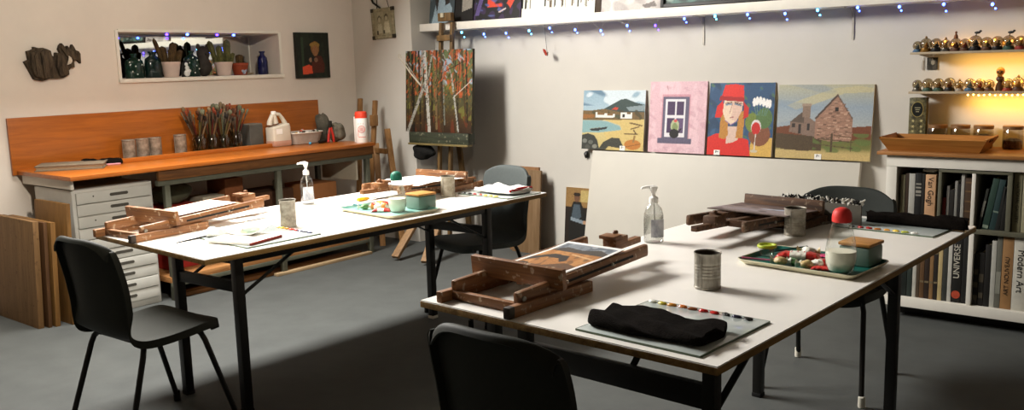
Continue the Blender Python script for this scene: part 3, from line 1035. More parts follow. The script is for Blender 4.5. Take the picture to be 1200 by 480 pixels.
# sweets and packets
def foil(c, name):
    return mat(name, c, rough=0.32, var=0.35, scale=60, bump=0.5, bscale=90, spec=0.6)
F_RED, F_WHITE, F_GOLD, F_PINK, F_GREEN, F_ORANGE = foil('#c22a22', 'red foil'), foil('#e6e0d2', 'white foil'), foil('#cbb27a', 'gold foil'), foil('#d8487a', 'pink foil'), foil('#5c8a52', 'green foil'), foil('#d9822e', 'orange foil')
def make_packet(label, loc, rot, L, W, H, m, band=None, tilt=0.0):
    t = thing('wrapped_packet', label, 'sweet', loc, (0, tilt, rot))
    g = G()
    def fn(u, v):
        a = 2 * PI * u
        s = (v - 0.5) * 2
        k = 1 - abs(s) ** 6 * 0.75
        zz = (math.sin(a) * 0.5 + 0.5) * H * k
        yy = math.copysign(abs(math.cos(a)) ** 0.7, math.cos(a)) * W / 2 * (1 + 0.06 * math.sin(17 * s)) * (0.9 + 0.12 * abs(s) ** 8)
        return (s * L / 2, yy, zz + 0.0012 * math.sin(23 * s + 8 * u))
    vs = g.grid(fn, 16, 22, closed_u=True)
    g.bm.faces.new(vs[0][::-1]); g.bm.faces.new(vs[-1])
    g.obj('wrapper', m, t, angle=50)
    if band:
        g = G()
        def fb(u, v):
            a = 2 * PI * u
            s = (v - 0.5) * 0.7
            zz = (math.sin(a) * 0.5 + 0.5) * H * 1.02
            yy = math.copysign(abs(math.cos(a)) ** 0.7, math.cos(a)) * W / 2 * 1.03
            return (s * L / 2, yy, zz)
        g.grid(fb, 16, 4, closed_u=True)
        g.obj('printed_band', band, t, angle=50)
    return t
def make_sweet(label, loc, rot, r, m, tie):
    t = thing('wrapped_sweet', label, 'sweet', loc, rot)
    g = G(); g.ball((0, 0, r * 0.72), r, (1.15, 0.9, 0.75), rough=0.08, sub=3); g.obj('wrapper', m, t)
    for s in (-1, 1):
        g = G(); g.lathe([(0.25 * r, 0), (0.4 * r, 0.3 * r), (0.8 * r, 0.8 * r)], c=(s * r * 1.05, 0, r * 0.7), axis=(s, 0, 0.05), seg=10, sy=0.4); g.obj('twisted_end', tie, t)
    return t
make_packet('large red and white striped packet at the back of the teal tray', (*(-1.257, 3.331), TT), 0.3, 0.17, 0.075, 0.03, F_RED, F_WHITE)
make_packet('slim foil packet with red lettering band beside the milk bottle', (*(-1.126, 3.261), TT), 0.9, 0.13, 0.05, 0.03, F_WHITE, F_RED)
make_packet('small red packet lying at the front of the teal tray', (*(-1.112, 3.196), TT), 0.2, 0.09, 0.045, 0.016, F_RED)
make_sweet('crumpled gold-foil sweet near the front of the teal tray', (*(-1.173, 3.196), TT), 0.4, 0.022, F_GOLD, F_WHITE)
make_sweet('white and gold twisted sweet beside the pink spoon', (*(-1.276, 3.205), TT), 0.2, 0.021, F_GOLD, F_WHITE)
make_sweet('green-flecked sweet right of the gold one by the striped packet', (*(-1.232, 3.224), TT), -0.3, 0.018, F_GREEN, F_WHITE)
make_sweet('pale round sweet at the back edge of the teal tray', (*(-1.248, 3.416), TT), 0.2, 0.024, F_WHITE, F_GOLD)
make_packet('pink packet corner behind the striped packet on the teal tray', (*(-1.191, 3.416), TT), 0.0, 0.07, 0.05, 0.012, F_PINK)
# lime-rimmed pot and pink spoon
t = thing('glass_pot', 'small glass pot with a lime green lid ring on the teal tray', 'pot', (*(-1.381, 3.327), TT))
g = G(); g.lathe([(0, 0), (0.022, 0), (0.026, 0.004), (0.031, 0.028), (0.033, 0.036), (0.031, 0.036), (0.028, 0.02), (0.022, 0.005), (0, 0.005)], seg=28, caps=False); g.obj('pot_body', M_GLASS, t)
g = G(); g.lathe([(0.030, 0.034), (0.036, 0.034), (0.0385, 0.040), (0.036, 0.046), (0.030, 0.046), (0.0275, 0.040)], seg=28, caps=False)
vs = g.bm.verts[:]
g.lathe([(0, 0.038), (0.030, 0.038), (0.030, 0.040), (0, 0.040)], seg=28); g.obj('lid_ring', mat('lime plastic', '#a8b52a', rough=0.4, var=0.05), t)
def make_spoon(label, loc, rot, m):
    t = thing('spoon', label, 'spoon', loc, rot)
    g = G(); g.ball((0.05, 0, 0.010), 0.018, (1.25, 0.9, 0.42), sub=3); g.obj('bowl', m, t)
    g = G(); g.tube([(0.03, 0, 0.010), (-0.03, 0, 0.014), (-0.075, 0, 0.019)], [0.004, 0.0035, 0.004], 8); g.obj('handle', m, t)
make_spoon('pink plastic spoon at the left end of the teal tray', (*(-1.350, 3.205), TT), 0.5, mat('pink plastic', '#e0789a', rough=0.35, var=0.03))
t = thing('stir_stick', 'dark thin stick leaning on the back rim of the teal tray', 'stick', (*(-1.336, 3.420), TT))
g = G(); g.tube([(-0.05, -0.03, 0.005), (0.06, 0.045, 0.024)], [0.004, 0.003], 8); g.obj('shaft', mat('dark teal plastic', '#1f3d3a', rough=0.4), t)
g = G(); g.ball((0.062, 0.0465, 0.024), 0.006, (1, 1, 0.6), sub=2); g.obj('tip', mat('dark teal plastic', '#1f3d3a'), t)

make_packet('red packet at the back of the pale tray', (*(-3.715, 3.448), TT), 0.2, 0.12, 0.06, 0.026, F_RED, F_ORANGE)
make_packet('red and white packet near the pale tray\'s front edge', (*(-3.560, 3.303), TT), 0.6, 0.10, 0.045, 0.02, F_RED, F_WHITE)
make_sweet('white wrapped sweet in the middle of the pale tray', (*(-3.631, 3.346), TT), 0.3, 0.022, F_WHITE, F_ORANGE)
make_sweet('green foil sweet at the left end of the pale tray', (*(-3.705, 3.313), TT), 0.9, 0.021, F_GREEN, F_WHITE)
make_sweet('orange foil sweet between the red packets of the pale tray', (*(-3.640, 3.402), TT), -0.4, 0.020, F_ORANGE, F_WHITE)
make_sweet('gold foil sweet at the back of the pale tray', (*(-3.673, 3.504), TT), 0.1, 0.02, F_GOLD, F_RED)
make_spoon('teal plastic spoon at the left end of the pale tray', (*(-3.738, 3.350), TT), 0.35, mat('teal plastic', '#3d7d86', rough=0.4, var=0.05))

# yellow-handled palette knife, brushes
t = thing('palette_knife', 'yellow-handled palette knife lying beyond the pale tray', 'palette knife', (*(-3.981, 3.598), TZ), 1.45)
g = G(); g.lathe([(0, 0), (0.009, 0.002), (0.012, 0.03), (0.010, 0.07), (0.006, 0.085), (0, 0.086)], c=(-0.085, 0, 0.012), axis=(1, 0, 0), seg=14); g.obj('handle', mat('yellow lacquer', '#d8a418', rough=0.35), t)
g = G(); g.tube([(0.0, 0, 0.012), (0.05, 0, 0.009), (0.06, 0, 0.004)], 0.0025, 8); g.box((0.11, 0, 0.003), (0.10, 0.018, 0.0016), bev=0.0005); g.obj('blade', M_TIN, t)
def make_flat_brush(label, a, b, hm, bm_, r=0.006):
    a, b = Vector(a), Vector(b)
    L = (b - a).length
    t = thing('paint_brush', label, 'brush', a, math.atan2(b.y - a.y, b.x - a.x))
    g = G(); g.lathe([(0, 0), (r * 0.45, 0.002), (r * 0.8, L * 0.3), (r, L * 0.6), (r * 0.75, L * 0.72), (0, L * 0.72)], c=(0, 0, r), axis=(1, 0, 0), seg=12); g.obj('handle', hm, t)
    g = G(); g.lathe([(r * 0.78, 0), (r, 0.01), (r * 1.05, L * 0.14), (0, L * 0.14)], c=(L * 0.71, 0, r), axis=(1, 0, 0), seg=12); g.obj('ferrule', M_TIN, t)
    g = G(); g.lathe([(r * 0.95, 0), (r * 1.2, L * 0.06), (r * 0.5, L * 0.14), (0, L * 0.15)], c=(L * 0.85, 0, r), axis=(1, 0, 0), seg=12, sy=0.7); g.obj('bristles', bm_, t)
make_flat_brush('black-handled brush with a red tip lying by the near left easel', (*(-3.757, 2.196), TZ + 0.001), (*(-3.808, 2.561), TZ + 0.001), M_BLACK, mat('red bristle', '#8f3a28', rough=0.9), 0.0065)
make_flat_brush('dark brush lying beside the far right easel', (*(-1.547, 3.944), TZ), (*(-1.420, 4.168), TZ), mat('dark varnish', '#3a2416', rough=0.4), mat('grey bristle', '#8a8074', rough=0.9), 0.007)
# paper pad, rag and leaf study on the left table
t = thing('sketch_pad', 'white sketch pad with a red spine on the near left palette', 'pad', (*(-3.551, 2.416), TZ + 0.0065), 0.22)
g = G(); g.box((0, 0, 0.006), (0.27, 0.21, 0.011), bev=0.001); g.obj('pages', M_PAPER, t)
g = G(); g.box((0.138, 0, 0.006), (0.010, 0.212, 0.013), bev=0.003); g.obj('spine', mat('dark red cloth', '#7d2f26', rough=0.8), t)
P = Paint(60, 50, '#8f8d86')
P.blotch('#5b5e58', 2, 2, 0.4, 0.8, 3).ell(0.5, 0.5, 0.28, 0.3, '#5f7440', 0.3).ell(0.4, 0.55, 0.14, 0.13, '#33501f', 0.3).ell(0.6, 0.42, 0.13, 0.14, '#2f4a1c', 0.3).ell(0.55, 0.62, 0.1, 0.09, '#7d8a50', 0.2)
picture('leaf_study', 'small curled card painted with green leaves on the sketch pad', 'painting', P, 0.17, 0.15, 0.002, (*(-3.598, 2.430), TZ + 0.0215), flat_rot(0.25, 0.06), edge='#e9e6de', curl=lambda u, v: -0.05 * (u - 0.5) ** 2 - 0.03 * max(0, v - 0.5))
make_towel('white_rag', 'crumpled white rag beside the leaf study on the left table', (*(-3.738, 2.439), TZ + 0.0065), 0.9, 0.17, 0.09, 0.03, MATS['white cotton'], 21, cat='rag')

# ------------------------------------------------------------------ workbench along the left wall
BX0, BX1, BY0, BY1, BZ = -6.375, -5.60, 2.60, 5.17, 0.945
t = thing('workbench', 'long orange-topped workbench with a tall wooden backboard against the left wall', 'workbench', (-6.0, 3.9, 0))
bench = t
off = Vector((-6.0, 3.9, 0))
def LB(x, y, z):
    return Vector((x, y, z)) - off
def bbox(a, b):
    a, b = Vector(a), Vector(b)
    return (a + b) / 2 - off, (abs(b.x - a.x), abs(b.y - a.y), abs(b.z - a.z))
def part(name, m, a, b, parent=None, bev=0.003):
    c, s = bbox(a, b)
    g = G(); g.box(c, s, bev=bev)
    return g.obj(name, m, parent or t)
part('bench_top', M_ORANGE, (BX0, BY0, BZ - 0.028), (BX1, BY1, BZ))
part('backboard', M_ORANGE, (BX0, 2.575, BZ - 0.03), (BX0 + 0.022, 5.20, 1.298))
part('apron', M_RAIL, (BX1 - 0.05, 3.20, BZ - 0.098), (BX1 - 0.02, BY1 - 0.01, BZ - 0.028))
part('frame_rail', M_GREEN, (BX1 - 0.075, 3.20, BZ - 0.135), (BX1 - 0.035, BY1 - 0.01, BZ - 0.098))
part('end_apron', M_WHITE, (BX0 + 0.02, BY0 + 0.03, BZ - 0.09), (BX1 - 0.07, BY0 + 0.05, BZ - 0.028))
for y in (3.27, 4.20, 5.11):
    part('leg', M_GREEN, (BX1 - 0.08, y - 0.02, 0), (BX1 - 0.04, y + 0.02, BZ - 0.098))
for y in (3.27, 5.11):
    part('leg', M_GREEN, (BX0 + 0.05, y - 0.02, 0), (BX0 + 0.09, y + 0.02, BZ - 0.028))
part('side_rail', M_GREEN, (BX0 + 0.05, 5.10, BZ - 0.135), (BX1 - 0.06, 5.13, BZ - 0.098))
part('lower_shelf', wood('bare shelf wood', '#b48350', '#8a5a30', axis='Y', rough=0.6), (BX0 + 0.05, 3.24, 0.125), (BX1 - 0.05, 5.14, 0.165))
part('shelf_rail', M_GREEN, (BX1 - 0.055, 3.24, 0.095), (BX1 - 0.045, 5.14, 0.125))
part('end_panel', mat('off white panel', '#b9b2a0', rough=0.7, var=0.05), (-6.10, 4.99, 0.64), (BX1 - 0.06, 5.01, BZ - 0.10))

def standalone(name, label, cat, m, a, b, bev=0.003, rot=0, group=None):
    a, b = Vector(a), Vector(b)
    c = (a + b) / 2
    g = G(); g.box((0, 0, (b.z - a.z) / 2), (b.x - a.x, b.y - a.y, b.z - a.z), bev=bev)
    o = g.obj(name, m, None, (c.x, c.y, a.z), rot)
    return tag(o, label, cat, group)
# batten on the bench and planks on the floor
standalone('wooden_batten', 'long thin wooden batten lying along the workbench before the brush jars', 'batten', M_ORANGE, (-6.13, 3.18, BZ), (-6.09, 4.60, BZ + 0.032))
standalone('floor_plank', 'dusty dark plank on the floor under the workbench', 'plank', M_RAIL, (-5.80, 3.35, 0.0), (-5.68, 5.02, 0.028))
standalone('floor_plank', 'pale narrow plank lying on the floor in front of the dark one', 'plank', wood('pale plank', '#b29a78', '#8c7354', axis='Y'), (-5.66, 4.10, 0.0), (-5.61, 5.08, 0.022))

# drawer chest
t = thing('drawer_chest', 'pale grey chest of shallow drawers under the left end of the workbench', 'drawer chest', (-6.0, 2.915, 0))
off = Vector((-6.0, 2.915, 0))
M_CH = mat('pale grey enamel', '#c4c3bc', rough=0.42, var=0.04, scale=9)
M_SLOT = mat('dark drawer slot', '#4a4740', rough=0.6)
CX1, CY0, CY1, CZ = -5.705, 2.645, 3.19, 0.845
part('carcass', M_CH, (-6.22, CY0, 0.0), (CX1, CY1, CZ))
for i in range(10):
    z0 = 0.045 + i * 0.0785
    d = part('drawer', M_CH, (CX1 - 0.001, CY0 + 0.022, z0 + 0.003), (CX1 + 0.014 + (0.004 if i % 2 else 0), CY1 - 0.018, z0 + 0.0745), bev=0.002)
    xf = CX1 + 0.0145 + (0.004 if i % 2 else 0)
    yc = (CY0 + CY1) / 2 + 0.03
    pts = []
    for k in range(17):
        a = -PI / 2 + PI * k / 16
        pts.append((0.053 + 0.010 * math.cos(a), 0.010 * math.sin(a)))
    for k in range(17):
        a = PI / 2 + PI * k / 16
        pts.append((-0.053 + 0.010 * math.cos(a), 0.010 * math.sin(a)))
    M = Matrix.Translation(Vector((xf - 0.0005, yc, z0 + 0.042)) - off) @ Matrix(((0, 0, 1), (1, 0, 0), (0, 1, 0))).to_4x4()
    g = G(); g.prism(pts, 0.0016, M); g.obj('slot_handle', M_SLOT, d)
    pts2 = [(x * 1.10, y * 1.45) for x, y in pts]
    if i in (9, 7, 6):
        g = G(); g.lathe([(0, 0), (0.005, 0), (0.005, 0.002), (0, 0.0022)], c=Vector((xf, CY0 + 0.13, z0 + 0.045)) - off, axis=(1, 0, 0), seg=12)
        g.obj('lock', M_SLOT, d)
# boards leaning beside the chest
M_BRD = wood('brown hardboard', '#7d5d38', '#5f4526', axis='Z', rough=0.7, stain='#5d4123')
M_BRD2 = wood('dark brown hardboard', '#5c3d1e', '#412812', axis='Z', rough=0.65)
M_BRD3 = wood('warm brown board', '#86602f', '#66461f', axis='Z', rough=0.65)
def lean_board(label, m, x0, x1, y, h, th, lean, name='wooden_board'):
    g = G(); g.box((0, th / 2, h / 2), (x1 - x0, th, h), bev=0.002)
    o = g.obj(name, m, None, ((x0 + x1) / 2, y, math.sin(abs(lean)) * th if lean > 0 else 0.0), (lean, 0, 0))
    return tag(o, label, 'board')
lean_board('front brown board of the stack leaning left of the drawer chest', M_BRD, -6.36, -5.745, 2.375, 0.68, 0.035, -0.05)
lean_board('dark thin board second from the front in the leaning stack', M_BRD2, -6.33, -5.715, 2.425, 0.67, 0.022, -0.05)
lean_board('warm brown board third in the leaning stack by the chest', M_BRD3, -6.30, -5.70, 2.462, 0.665, 0.03, -0.05)
lean_board('tallest brown board at the back of the stack, against the chest', M_BRD3, -6.10, -5.655, 2.545, 0.775, 0.024, -0.05)

# things stored under the bench
standalone('red_crate', 'dull red box on the shelf under the workbench', 'box', mat('dull red card', '#a02a24', rough=0.8, var=0.12), (-6.15, 3.36, 0.165), (-5.86, 3.655, 0.62), bev=0.006)
g = G(); g.ball((0, 0, 0.085), 0.15, (0.75, 1.0, 0.56), rough=0.06, sub=4)
tag(g.obj('cloth_bag', mat('grey green canvas', '#565744', rough=0.95, var=0.12, scale=20, bump=0.4), None, (-6.0, 3.51, 0.622)), 'grey-green stuffed cloth bag lying on the dull red box', 'bag')
M_KRAFT = mat('brown card', '#6b4528', rough=0.85, var=0.12, scale=8)
standalone('brown_box', 'tall brown box on the bench shelf under the white box', 'box', M_KRAFT, (-6.15, 3.67, 0.165), (-5.86, 4.045, 0.565), bev=0.004)
standalone('white_box', 'flat off-white box sitting on the tall brown box under the bench', 'box', mat('off white card', '#a39c8a', rough=0.8), (-6.05, 3.675, 0.565), (-5.87, 3.86, 0.655), bev=0.004)
standalone('brown_box', 'small reddish-brown box on top of the tall brown box', 'box', mat('reddish card', '#7d4a2a', rough=0.85), (-6.12, 3.875, 0.565), (-5.88, 4.035, 0.765), bev=0.004)
standalone('brown_box', 'dark brown box behind the middle leg of the workbench', 'box', mat('dark card', '#4a2f1d', rough=0.85), (-6.22, 4.06, 0.165), (-5.9, 4.52, 0.62), bev=0.004)
standalone('cardboard_box', 'orange-brown cardboard box behind the pump bottle under the bench', 'box', mat('orange card', '#a66f43', rough=0.8, var=0.06), (-6.2, 4.66, 0.165), (-5.88, 4.955, 0.625), bev=0.004)
g = G(); g.lathe([(0, 0), (0.03, 0), (0.032, 0.06), (0.028, 0.07), (0.014, 0.08), (0.014, 0.10), (0, 0.10)], seg=20)
tag(g.obj('glass_jar', mat('dusty glass', '#8d8c7c', rough=0.3, spec=0.6), None, (-5.98, 4.42, 0.62)), 'small dusty jar standing on the dark brown box', 'jar')
# ------------------------------------------------------------------ on the bench
t = thing('sketch_portfolio', 'flat grey-brown portfolio lying at the left end of the workbench', 'portfolio', (-6.13, 2.87, BZ), 0.99)
M_FOLIO = mat('worn grey board', '#6f6250', rough=0.85, var=0.18, scale=22)
g = G(); g.box((0, 0, 0.004), (0.42, 0.27, 0.008), bev=0.002); g.obj('bottom_cover', M_FOLIO, t)
g = G(); g.box((0, 0.002, 0.018), (0.405, 0.258, 0.020), bev=0.002); g.obj('sheets', mat('yellowed sheets', '#a3937a', rough=0.9, var=0.2, stretch=(1, 1, 30)), t)
g = G(); g.box((0, 0, 0.032), (0.42, 0.27, 0.008), bev=0.002); g.obj('top_cover', M_FOLIO, t)
o = make_towel('folded_cloth', 'folded black cloth with a pink lining beside the portfolio', (-6.17, 3.10, BZ), 1.2, 0.25, 0.17, 0.036, M_TOWEL, 31, cat='cloth')
g = G(); g.box((0.01, -0.083, 0.006), (0.20, 0.014, 0.010), bev=0.004); g.obj('pink_lining', mat('pink cotton', '#cf8f98', rough=0.9), o)
for i, (y, lb) in enumerate([(3.32, 'leftmost of three rusty tins behind the bench batten'), (3.425, 'middle one of three rusty tins behind the bench batten'),
                             (3.525, 'rightmost of the three rusty tins on the bench'), (3.73, 'single rusty tin between the three tins and the brush jars')]):
    make_can(lb, M_TINR, 0.046, 0.155 if i < 3 else 0.16, (-6.2, y, BZ), ribs=False)
# brush jars
M_JAR = thin_glass('dusty jar glass', '#c3c7b8', 0.1, 0.12)
def make_jar(label, loc, r, h, m=None):
    t = thing('brush_jar', label, 'jar', loc)
    pr = [(0, 0), (r * 0.92, 0), (r, 0.008), (r, h * 0.75), (r * 0.86, h * 0.86), (r * 0.82, h * 0.90), (r * 0.86, h * 0.97), (r * 0.86, h)]
    g = G(); g.lathe(pr, seg=28, caps=False); g.obj('jar_body', m or M_JAR, t, angle=50)
    g = G(); g.lathe([(0, 0.004), (r * 0.9, 0.004), (r * 0.94, 0.012), (r * 0.94, h * 0.16), (0, h * 0.16)], seg=24); g.obj('dirty_water', mat('murky water', '#4a4a3c', rough=0.3, var=0.1), t)
    return t
BRH = [mat('brush handle black', '#1c1712', rough=0.4), mat('brush handle brown', '#3a2616', rough=0.4), mat('brush handle olive', '#4c4c2e', rough=0.4),
       mat('brush handle pale', '#6e5638', rough=0.5), mat('brush handle maroon', '#4a1c18', rough=0.4)]
BRB = [mat('hog bristle', '#75634a', rough=0.9), mat('dark bristle', '#231d18', rough=0.9), mat('sable bristle', '#54301c', rough=0.9), mat('rust bristle', '#7d3a24', rough=0.9), mat('grey green bristle', '#5c5c46', rough=0.9)]
BRUSHES = []
for k in range(10):
    L = [0.31, 0.335, 0.35, 0.29, 0.34][k % 5]
    r = [0.0045, 0.0055, 0.004, 0.005, 0.006][(k * 3) % 5]
    g = G()
    g.mi = 0; g.lathe([(0, 0), (r * 0.5, 0.004), (r * 0.75, L * 0.35), (r, L * 0.60), (r * 0.7, L * 0.74)], seg=8)
    g.mi = 1; g.lathe([(r * 0.8, L * 0.735), (r * 1.15, L * 0.80), (r * 1.3, L * 0.88)], seg=8)
    w = 1.5 + 0.6 * (k % 3)
    g.mi = 2; g.lathe([(r * 1.25, L * 0.875), (r * w * 1.25, L * 0.93), (r * w, L * 0.985), (r * w * 0.4, L)], seg=8, sy=0.6)
    BRUSHES.append((L, g.mesh('paint_brush', [BRH[k % 5], mat('dull ferrule', '#5f584c', rough=0.5, metal=0.4), BRB[(k * 2 + k // 5) % 5]], 50)))
def fill_jar(c, r, h, n, label, group):
    for i in range(n):
        L, me = BRUSHES[(i * 3 + int(c[1] * 10)) % len(BRUSHES)]
        a = 2 * PI * (i + 0.3 * random.random()) / n * 2.0 + random.random()
        k = 0.25 + 0.75 * math.sqrt((i + 0.5) / n)
        top = Vector((math.cos(a) * r * 0.82 * k, math.sin(a) * r * 0.82 * k, h))
        bot = Vector((-math.cos(a + 0.5) * r * 0.5 * k, -math.sin(a + 0.5) * r * 0.5 * k, 0.010))
        o = bpy.data.objects.new('paint_brush', me)
        COL.objects.link(o)
        q = Vector((0, 0, 1)).rotation_difference((top - bot).normalized())
        o.rotation_euler = q.to_euler()
        o.location = Vector(c) + bot
        s = random.uniform(0.92, 1.06)
        o.scale = (s * 1.35, s * 1.35, s * 1.05)
        tag(o, label, 'brush', group)
jars = [(3.885, 0.052, 0.150, 19, 'leftmost', 'first'), (3.995, 0.044, 0.145, 17, 'second', 'second'), (4.10, 0.048, 0.135, 18, 'third', 'third'), (4.215, 0.055, 0.155, 20, 'rightmost', 'fourth')]
for y, r, h, n, w1, w2 in jars:
    c = (-6.195, y, BZ)
    make_jar({'leftmost': 'leftmost brush jar on the workbench, nearest the single tin', 'second': 'second brush jar from the left on the workbench',
              'third': 'third and shortest brush jar on the workbench', 'rightmost': 'rightmost and widest brush jar, beside the square grey tin'}[w1], c, r, h)
    fill_jar(c, r, h, n, 'paint brush standing in the %s brush jar on the workbench' % w1, 'brushes in the %s jar' % w1)
# square grey tin
t = thing('square_tin', 'square dark grey tin between the brush jars and the plastic jug', 'tin', (-6.22, 4.385, BZ), 0.05)
g = G(); g.box((0, 0, 0.095), (0.13, 0.135, 0.19), bev=0.008); g.obj('tin_body', mat('dull grey tin', '#55544e', rough=0.6, metal=0.3, var=0.15, scale=12), t)
g = G(); g.box((0, 0, 0.193), (0.125, 0.13, 0.012), bev=0.004); g.obj('tin_lid', mat('dull grey tin lid', '#6a675e', rough=0.6), t)
# plastic jug
t = thing('plastic_jug', 'translucent plastic jug with moulded handle and pinkish liquid', 'jug', (-6.12, 4.575, BZ), 0.0)
M_HDPE = mat('milky translucent plastic', '#c9c0ae', rough=0.45, var=0.05, scale=9, spec=0.4)
jp = [(-0.085, 0), (0.085, 0), (0.088, 0.02), (0.088, 0.155), (0.078, 0.19), (0.025, 0.262), (0.018, 0.275), (-0.045, 0.275), (-0.055, 0.26), (-0.075, 0.215), (-0.088, 0.16), (-0.088, 0.02)]
Mj = Matrix.Translation((0.055, 0, 0)) @ Matrix(((0, 0, 1), (1, 0, 0), (0, 1, 0))).to_4x4()
Mj2 = Matrix.Translation((-0.055, 0, 0)) @ Matrix(((0, 0, 1), (1, 0, 0), (0, 1, 0))).to_4x4()
g = G(); g.prism([(x, z) for x, z in jp if z <= 0.20] , 0.11, Mj2, bev=0.012)
# neck + handle ring above the shoulders
g.tube([(0, 0.070, 0.185), (0, 0.05, 0.225), (0, 0.018, 0.262), (0, -0.020, 0.268), (0, -0.050, 0.255), (0, -0.078, 0.205), (0, -0.080, 0.18)], [0.022, 0.017, 0.015, 0.017, 0.02, 0.022, 0.024], 12)
g.tube([(0, -0.02, 0.19), (0, -0.03, 0.235), (0, -0.035, 0.262)], [0.024, 0.022, 0.020], 12)
g.obj('jug_body', M_HDPE, t, angle=60)
g = G(); g.lathe([(0, 0), (0.021, 0), (0.021, 0.020), (0.017, 0.023), (0, 0.023)], c=(0, -0.036, 0.268), seg=18); g.obj('screw_cap', M_WPLAS, t)
g = G(); g.box((0.0, 0.0, 0.030), (0.1125, 0.179, 0.052), bev=0.012); g.obj('pinkish_liquid', mat('pinkish liquid seen through plastic', '#b58a74', rough=0.4, var=0.08), t)
g = G(); g.box((0.0562, -0.03, 0.125), (0.001, 0.06, 0.045)); g.obj('label', M_PAPER, t)
# plastic tub with paint tubes
t = thing('plastic_tub', 'clear plastic tub full of paint tubes on the workbench', 'tub', (-6.16, 4.84, BZ), 0.0)
M_TUB = mat('cloudy plastic', '#a89c90', rough=0.35, var=0.12, scale=18, spec=0.5)
g = G()
def tub(u, v):
    a = 2 * PI * u
    e = 5
    ca, sa = math.cos(a), math.sin(a)
    k = 0.82 + 0.18 * v
    return (math.copysign(abs(ca) ** (2 / e), ca) * 0.115 * k, math.copysign(abs(sa) ** (2 / e), sa) * 0.165 * k, 0.004 + 0.092 * v)
vs = g.grid(tub, 48, 6, closed_u=True)
g.bm.faces.new(vs[0][::-1])
g.solid(0.003); g.obj('tub_body', M_TUB, t, angle=50)
g = G()
def rim(u, v):
    a = 2 * PI * u
    e = 5
    ca, sa = math.cos(a), math.sin(a)
    w = 2 * PI * v
    k = 1.02 + 0.02 * math.cos(w)
    return (math.copysign(abs(ca) ** (2 / e), ca) * 0.115 * k, math.copysign(abs(sa) ** (2 / e), sa) * 0.165 * k, 0.096 + 0.005 * math.sin(w))
g.grid(rim, 48, 6, closed_u=True); g.obj('tub_rim', mat('white tub rim', '#d2cabd', rough=0.4), t)
g = G()
g.box((0, 0, 0.035), (0.17, 0.25, 0.055), bev=0.01); g.obj('rag_filling', mat('smeared rags', '#8d7a6c', rough=0.9, scale=30, second='#4a3c34', bump=0.5), t)
TUBEM = mat('tube aluminium', '#b9b4aa', rough=0.4, metal=0.6, var=0.2, scale=40)
def make_tube(label, loc, rot, capc, bandc):
    t = thing('paint_tube', label, 'paint tube', loc, rot)
    g = G()
    def fn(u, v):
        a = 2 * PI * u
        return (-0.05 + 0.09 * v, math.cos(a) * (0.015 - 0.001 * v), (math.sin(a)) * (0.002 + 0.012 * v) )
    vs = g.grid(fn, 14, 6, closed_u=True); g.bm.faces.new(vs[0]); g.bm.faces.new(vs[-1]); g.obj('tube_body', TUBEM, t, angle=50)
    g = G(); g.lathe([(0.0142, 0), (0.0142, 0.03)], c=(-0.005, 0, 0), axis=(1, 0, 0), seg=14, sx=0.9, caps=False); g.obj('colour_band', mat('band ' + bandc, bandc, rough=0.5), t)
    g = G(); g.lathe([(0.013, 0), (0.006, 0.008), (0.009, 0.009), (0.008, 0.022), (0, 0.022)], c=(0.04, 0, 0), axis=(1, 0, 0), seg=12); g.obj('tube_cap', mat('cap ' + capc, capc, rough=0.5), t)
zt = BZ + 0.083
make_tube('yellow-banded paint tube at the left end of the tub', (-6.10, 4.725, zt), (0.2, -0.35, 1.2), '#1a1815', '#d8a02a')
make_tube('black-capped paint tube with a white band in the tub', (-6.10, 4.765, zt + 0.004), (0.1, -0.3, 0.4), '#15130f', '#d9d4c8')
make_tube('red-orange paint tube sticking out of the tub', (-6.12, 4.80, zt + 0.012), (0.1, -0.4, 2.0), '#b03a20', '#c8482a')
make_tube('white paint tube lying in the middle of the tub', (-6.13, 4.865, zt + 0.002), (0.0, -0.1, 0.9), '#e6e0d4', '#e6e0d4')
make_tube('brown-banded paint tube at the right end of the tub', (-6.12, 4.925, zt + 0.008), (0.1, -0.3, 1.5), '#241c16', '#3a2a20')
make_tube('green-capped paint tube beside the brown one in the tub', (-6.09, 4.955, zt + 0.004), (0.1, -0.3, -0.6), '#3f4a34', '#a8a090')
# tools before the tub
t = thing('putty_knife', 'black-handled tool with a blue tip lying before the plastic tub', 'tool', (-5.98, 4.86, BZ), 1.75)
g = G(); g.lathe([(0, 0), (0.012, 0.003), (0.014, 0.05), (0.011, 0.10), (0, 0.102)], c=(0.02, 0, 0.014), axis=(1, 0, 0), seg=14); g.obj('handle', M_BLACK, t)
g = G(); g.box((-0.03, 0, 0.012), (0.11, 0.022, 0.004), bev=0.001); g.obj('blade', mat('dark steel', '#3a3834', rough=0.4, metal=0.7), t)
g = G(); g.ball((-0.09, 0, 0.013), 0.012, sub=2); g.obj('blue_tip', mat('blue plastic', '#3f8fb0', rough=0.4), t)
t = thing('pliers', 'red-handled pliers standing among the stones on the workbench', 'pliers', (-5.97, 5.005, BZ), 0.3)
g = G(); g.tube([(-0.012, -0.03, 0.005), (-0.012, -0.018, 0.06), (-0.004, -0.004, 0.13)], [0.010, 0.011, 0.008], 10); g.obj('red_handle', mat('red grip', '#b02a1e', rough=0.5), t)
g = G(); g.tube([(0.012, 0.02, 0.005), (0.012, 0.012, 0.06), (0.004, 0.0, 0.13)], [0.010, 0.011, 0.008], 10); g.obj('red_handle', MATS['red grip'], t)
g = G(); g.box((0, 0, 0.155), (0.016, 0.03, 0.06), bev=0.005); g.obj('jaws', MATS['dark steel'], t)
M_STONE = mat('grey brown stone', '#6e685a', rough=0.95, scale=14, second='#474236', bump=0.7)
g = G(); g.ball((0, 0, 0.078), 0.075, (0.9, 0.95, 1.05), rough=0.13, sub=4); tag(g.obj('stone', M_STONE, None, (-6.0, 5.09, BZ)), 'rough grey stone on the workbench beside the white canister', 'stone')
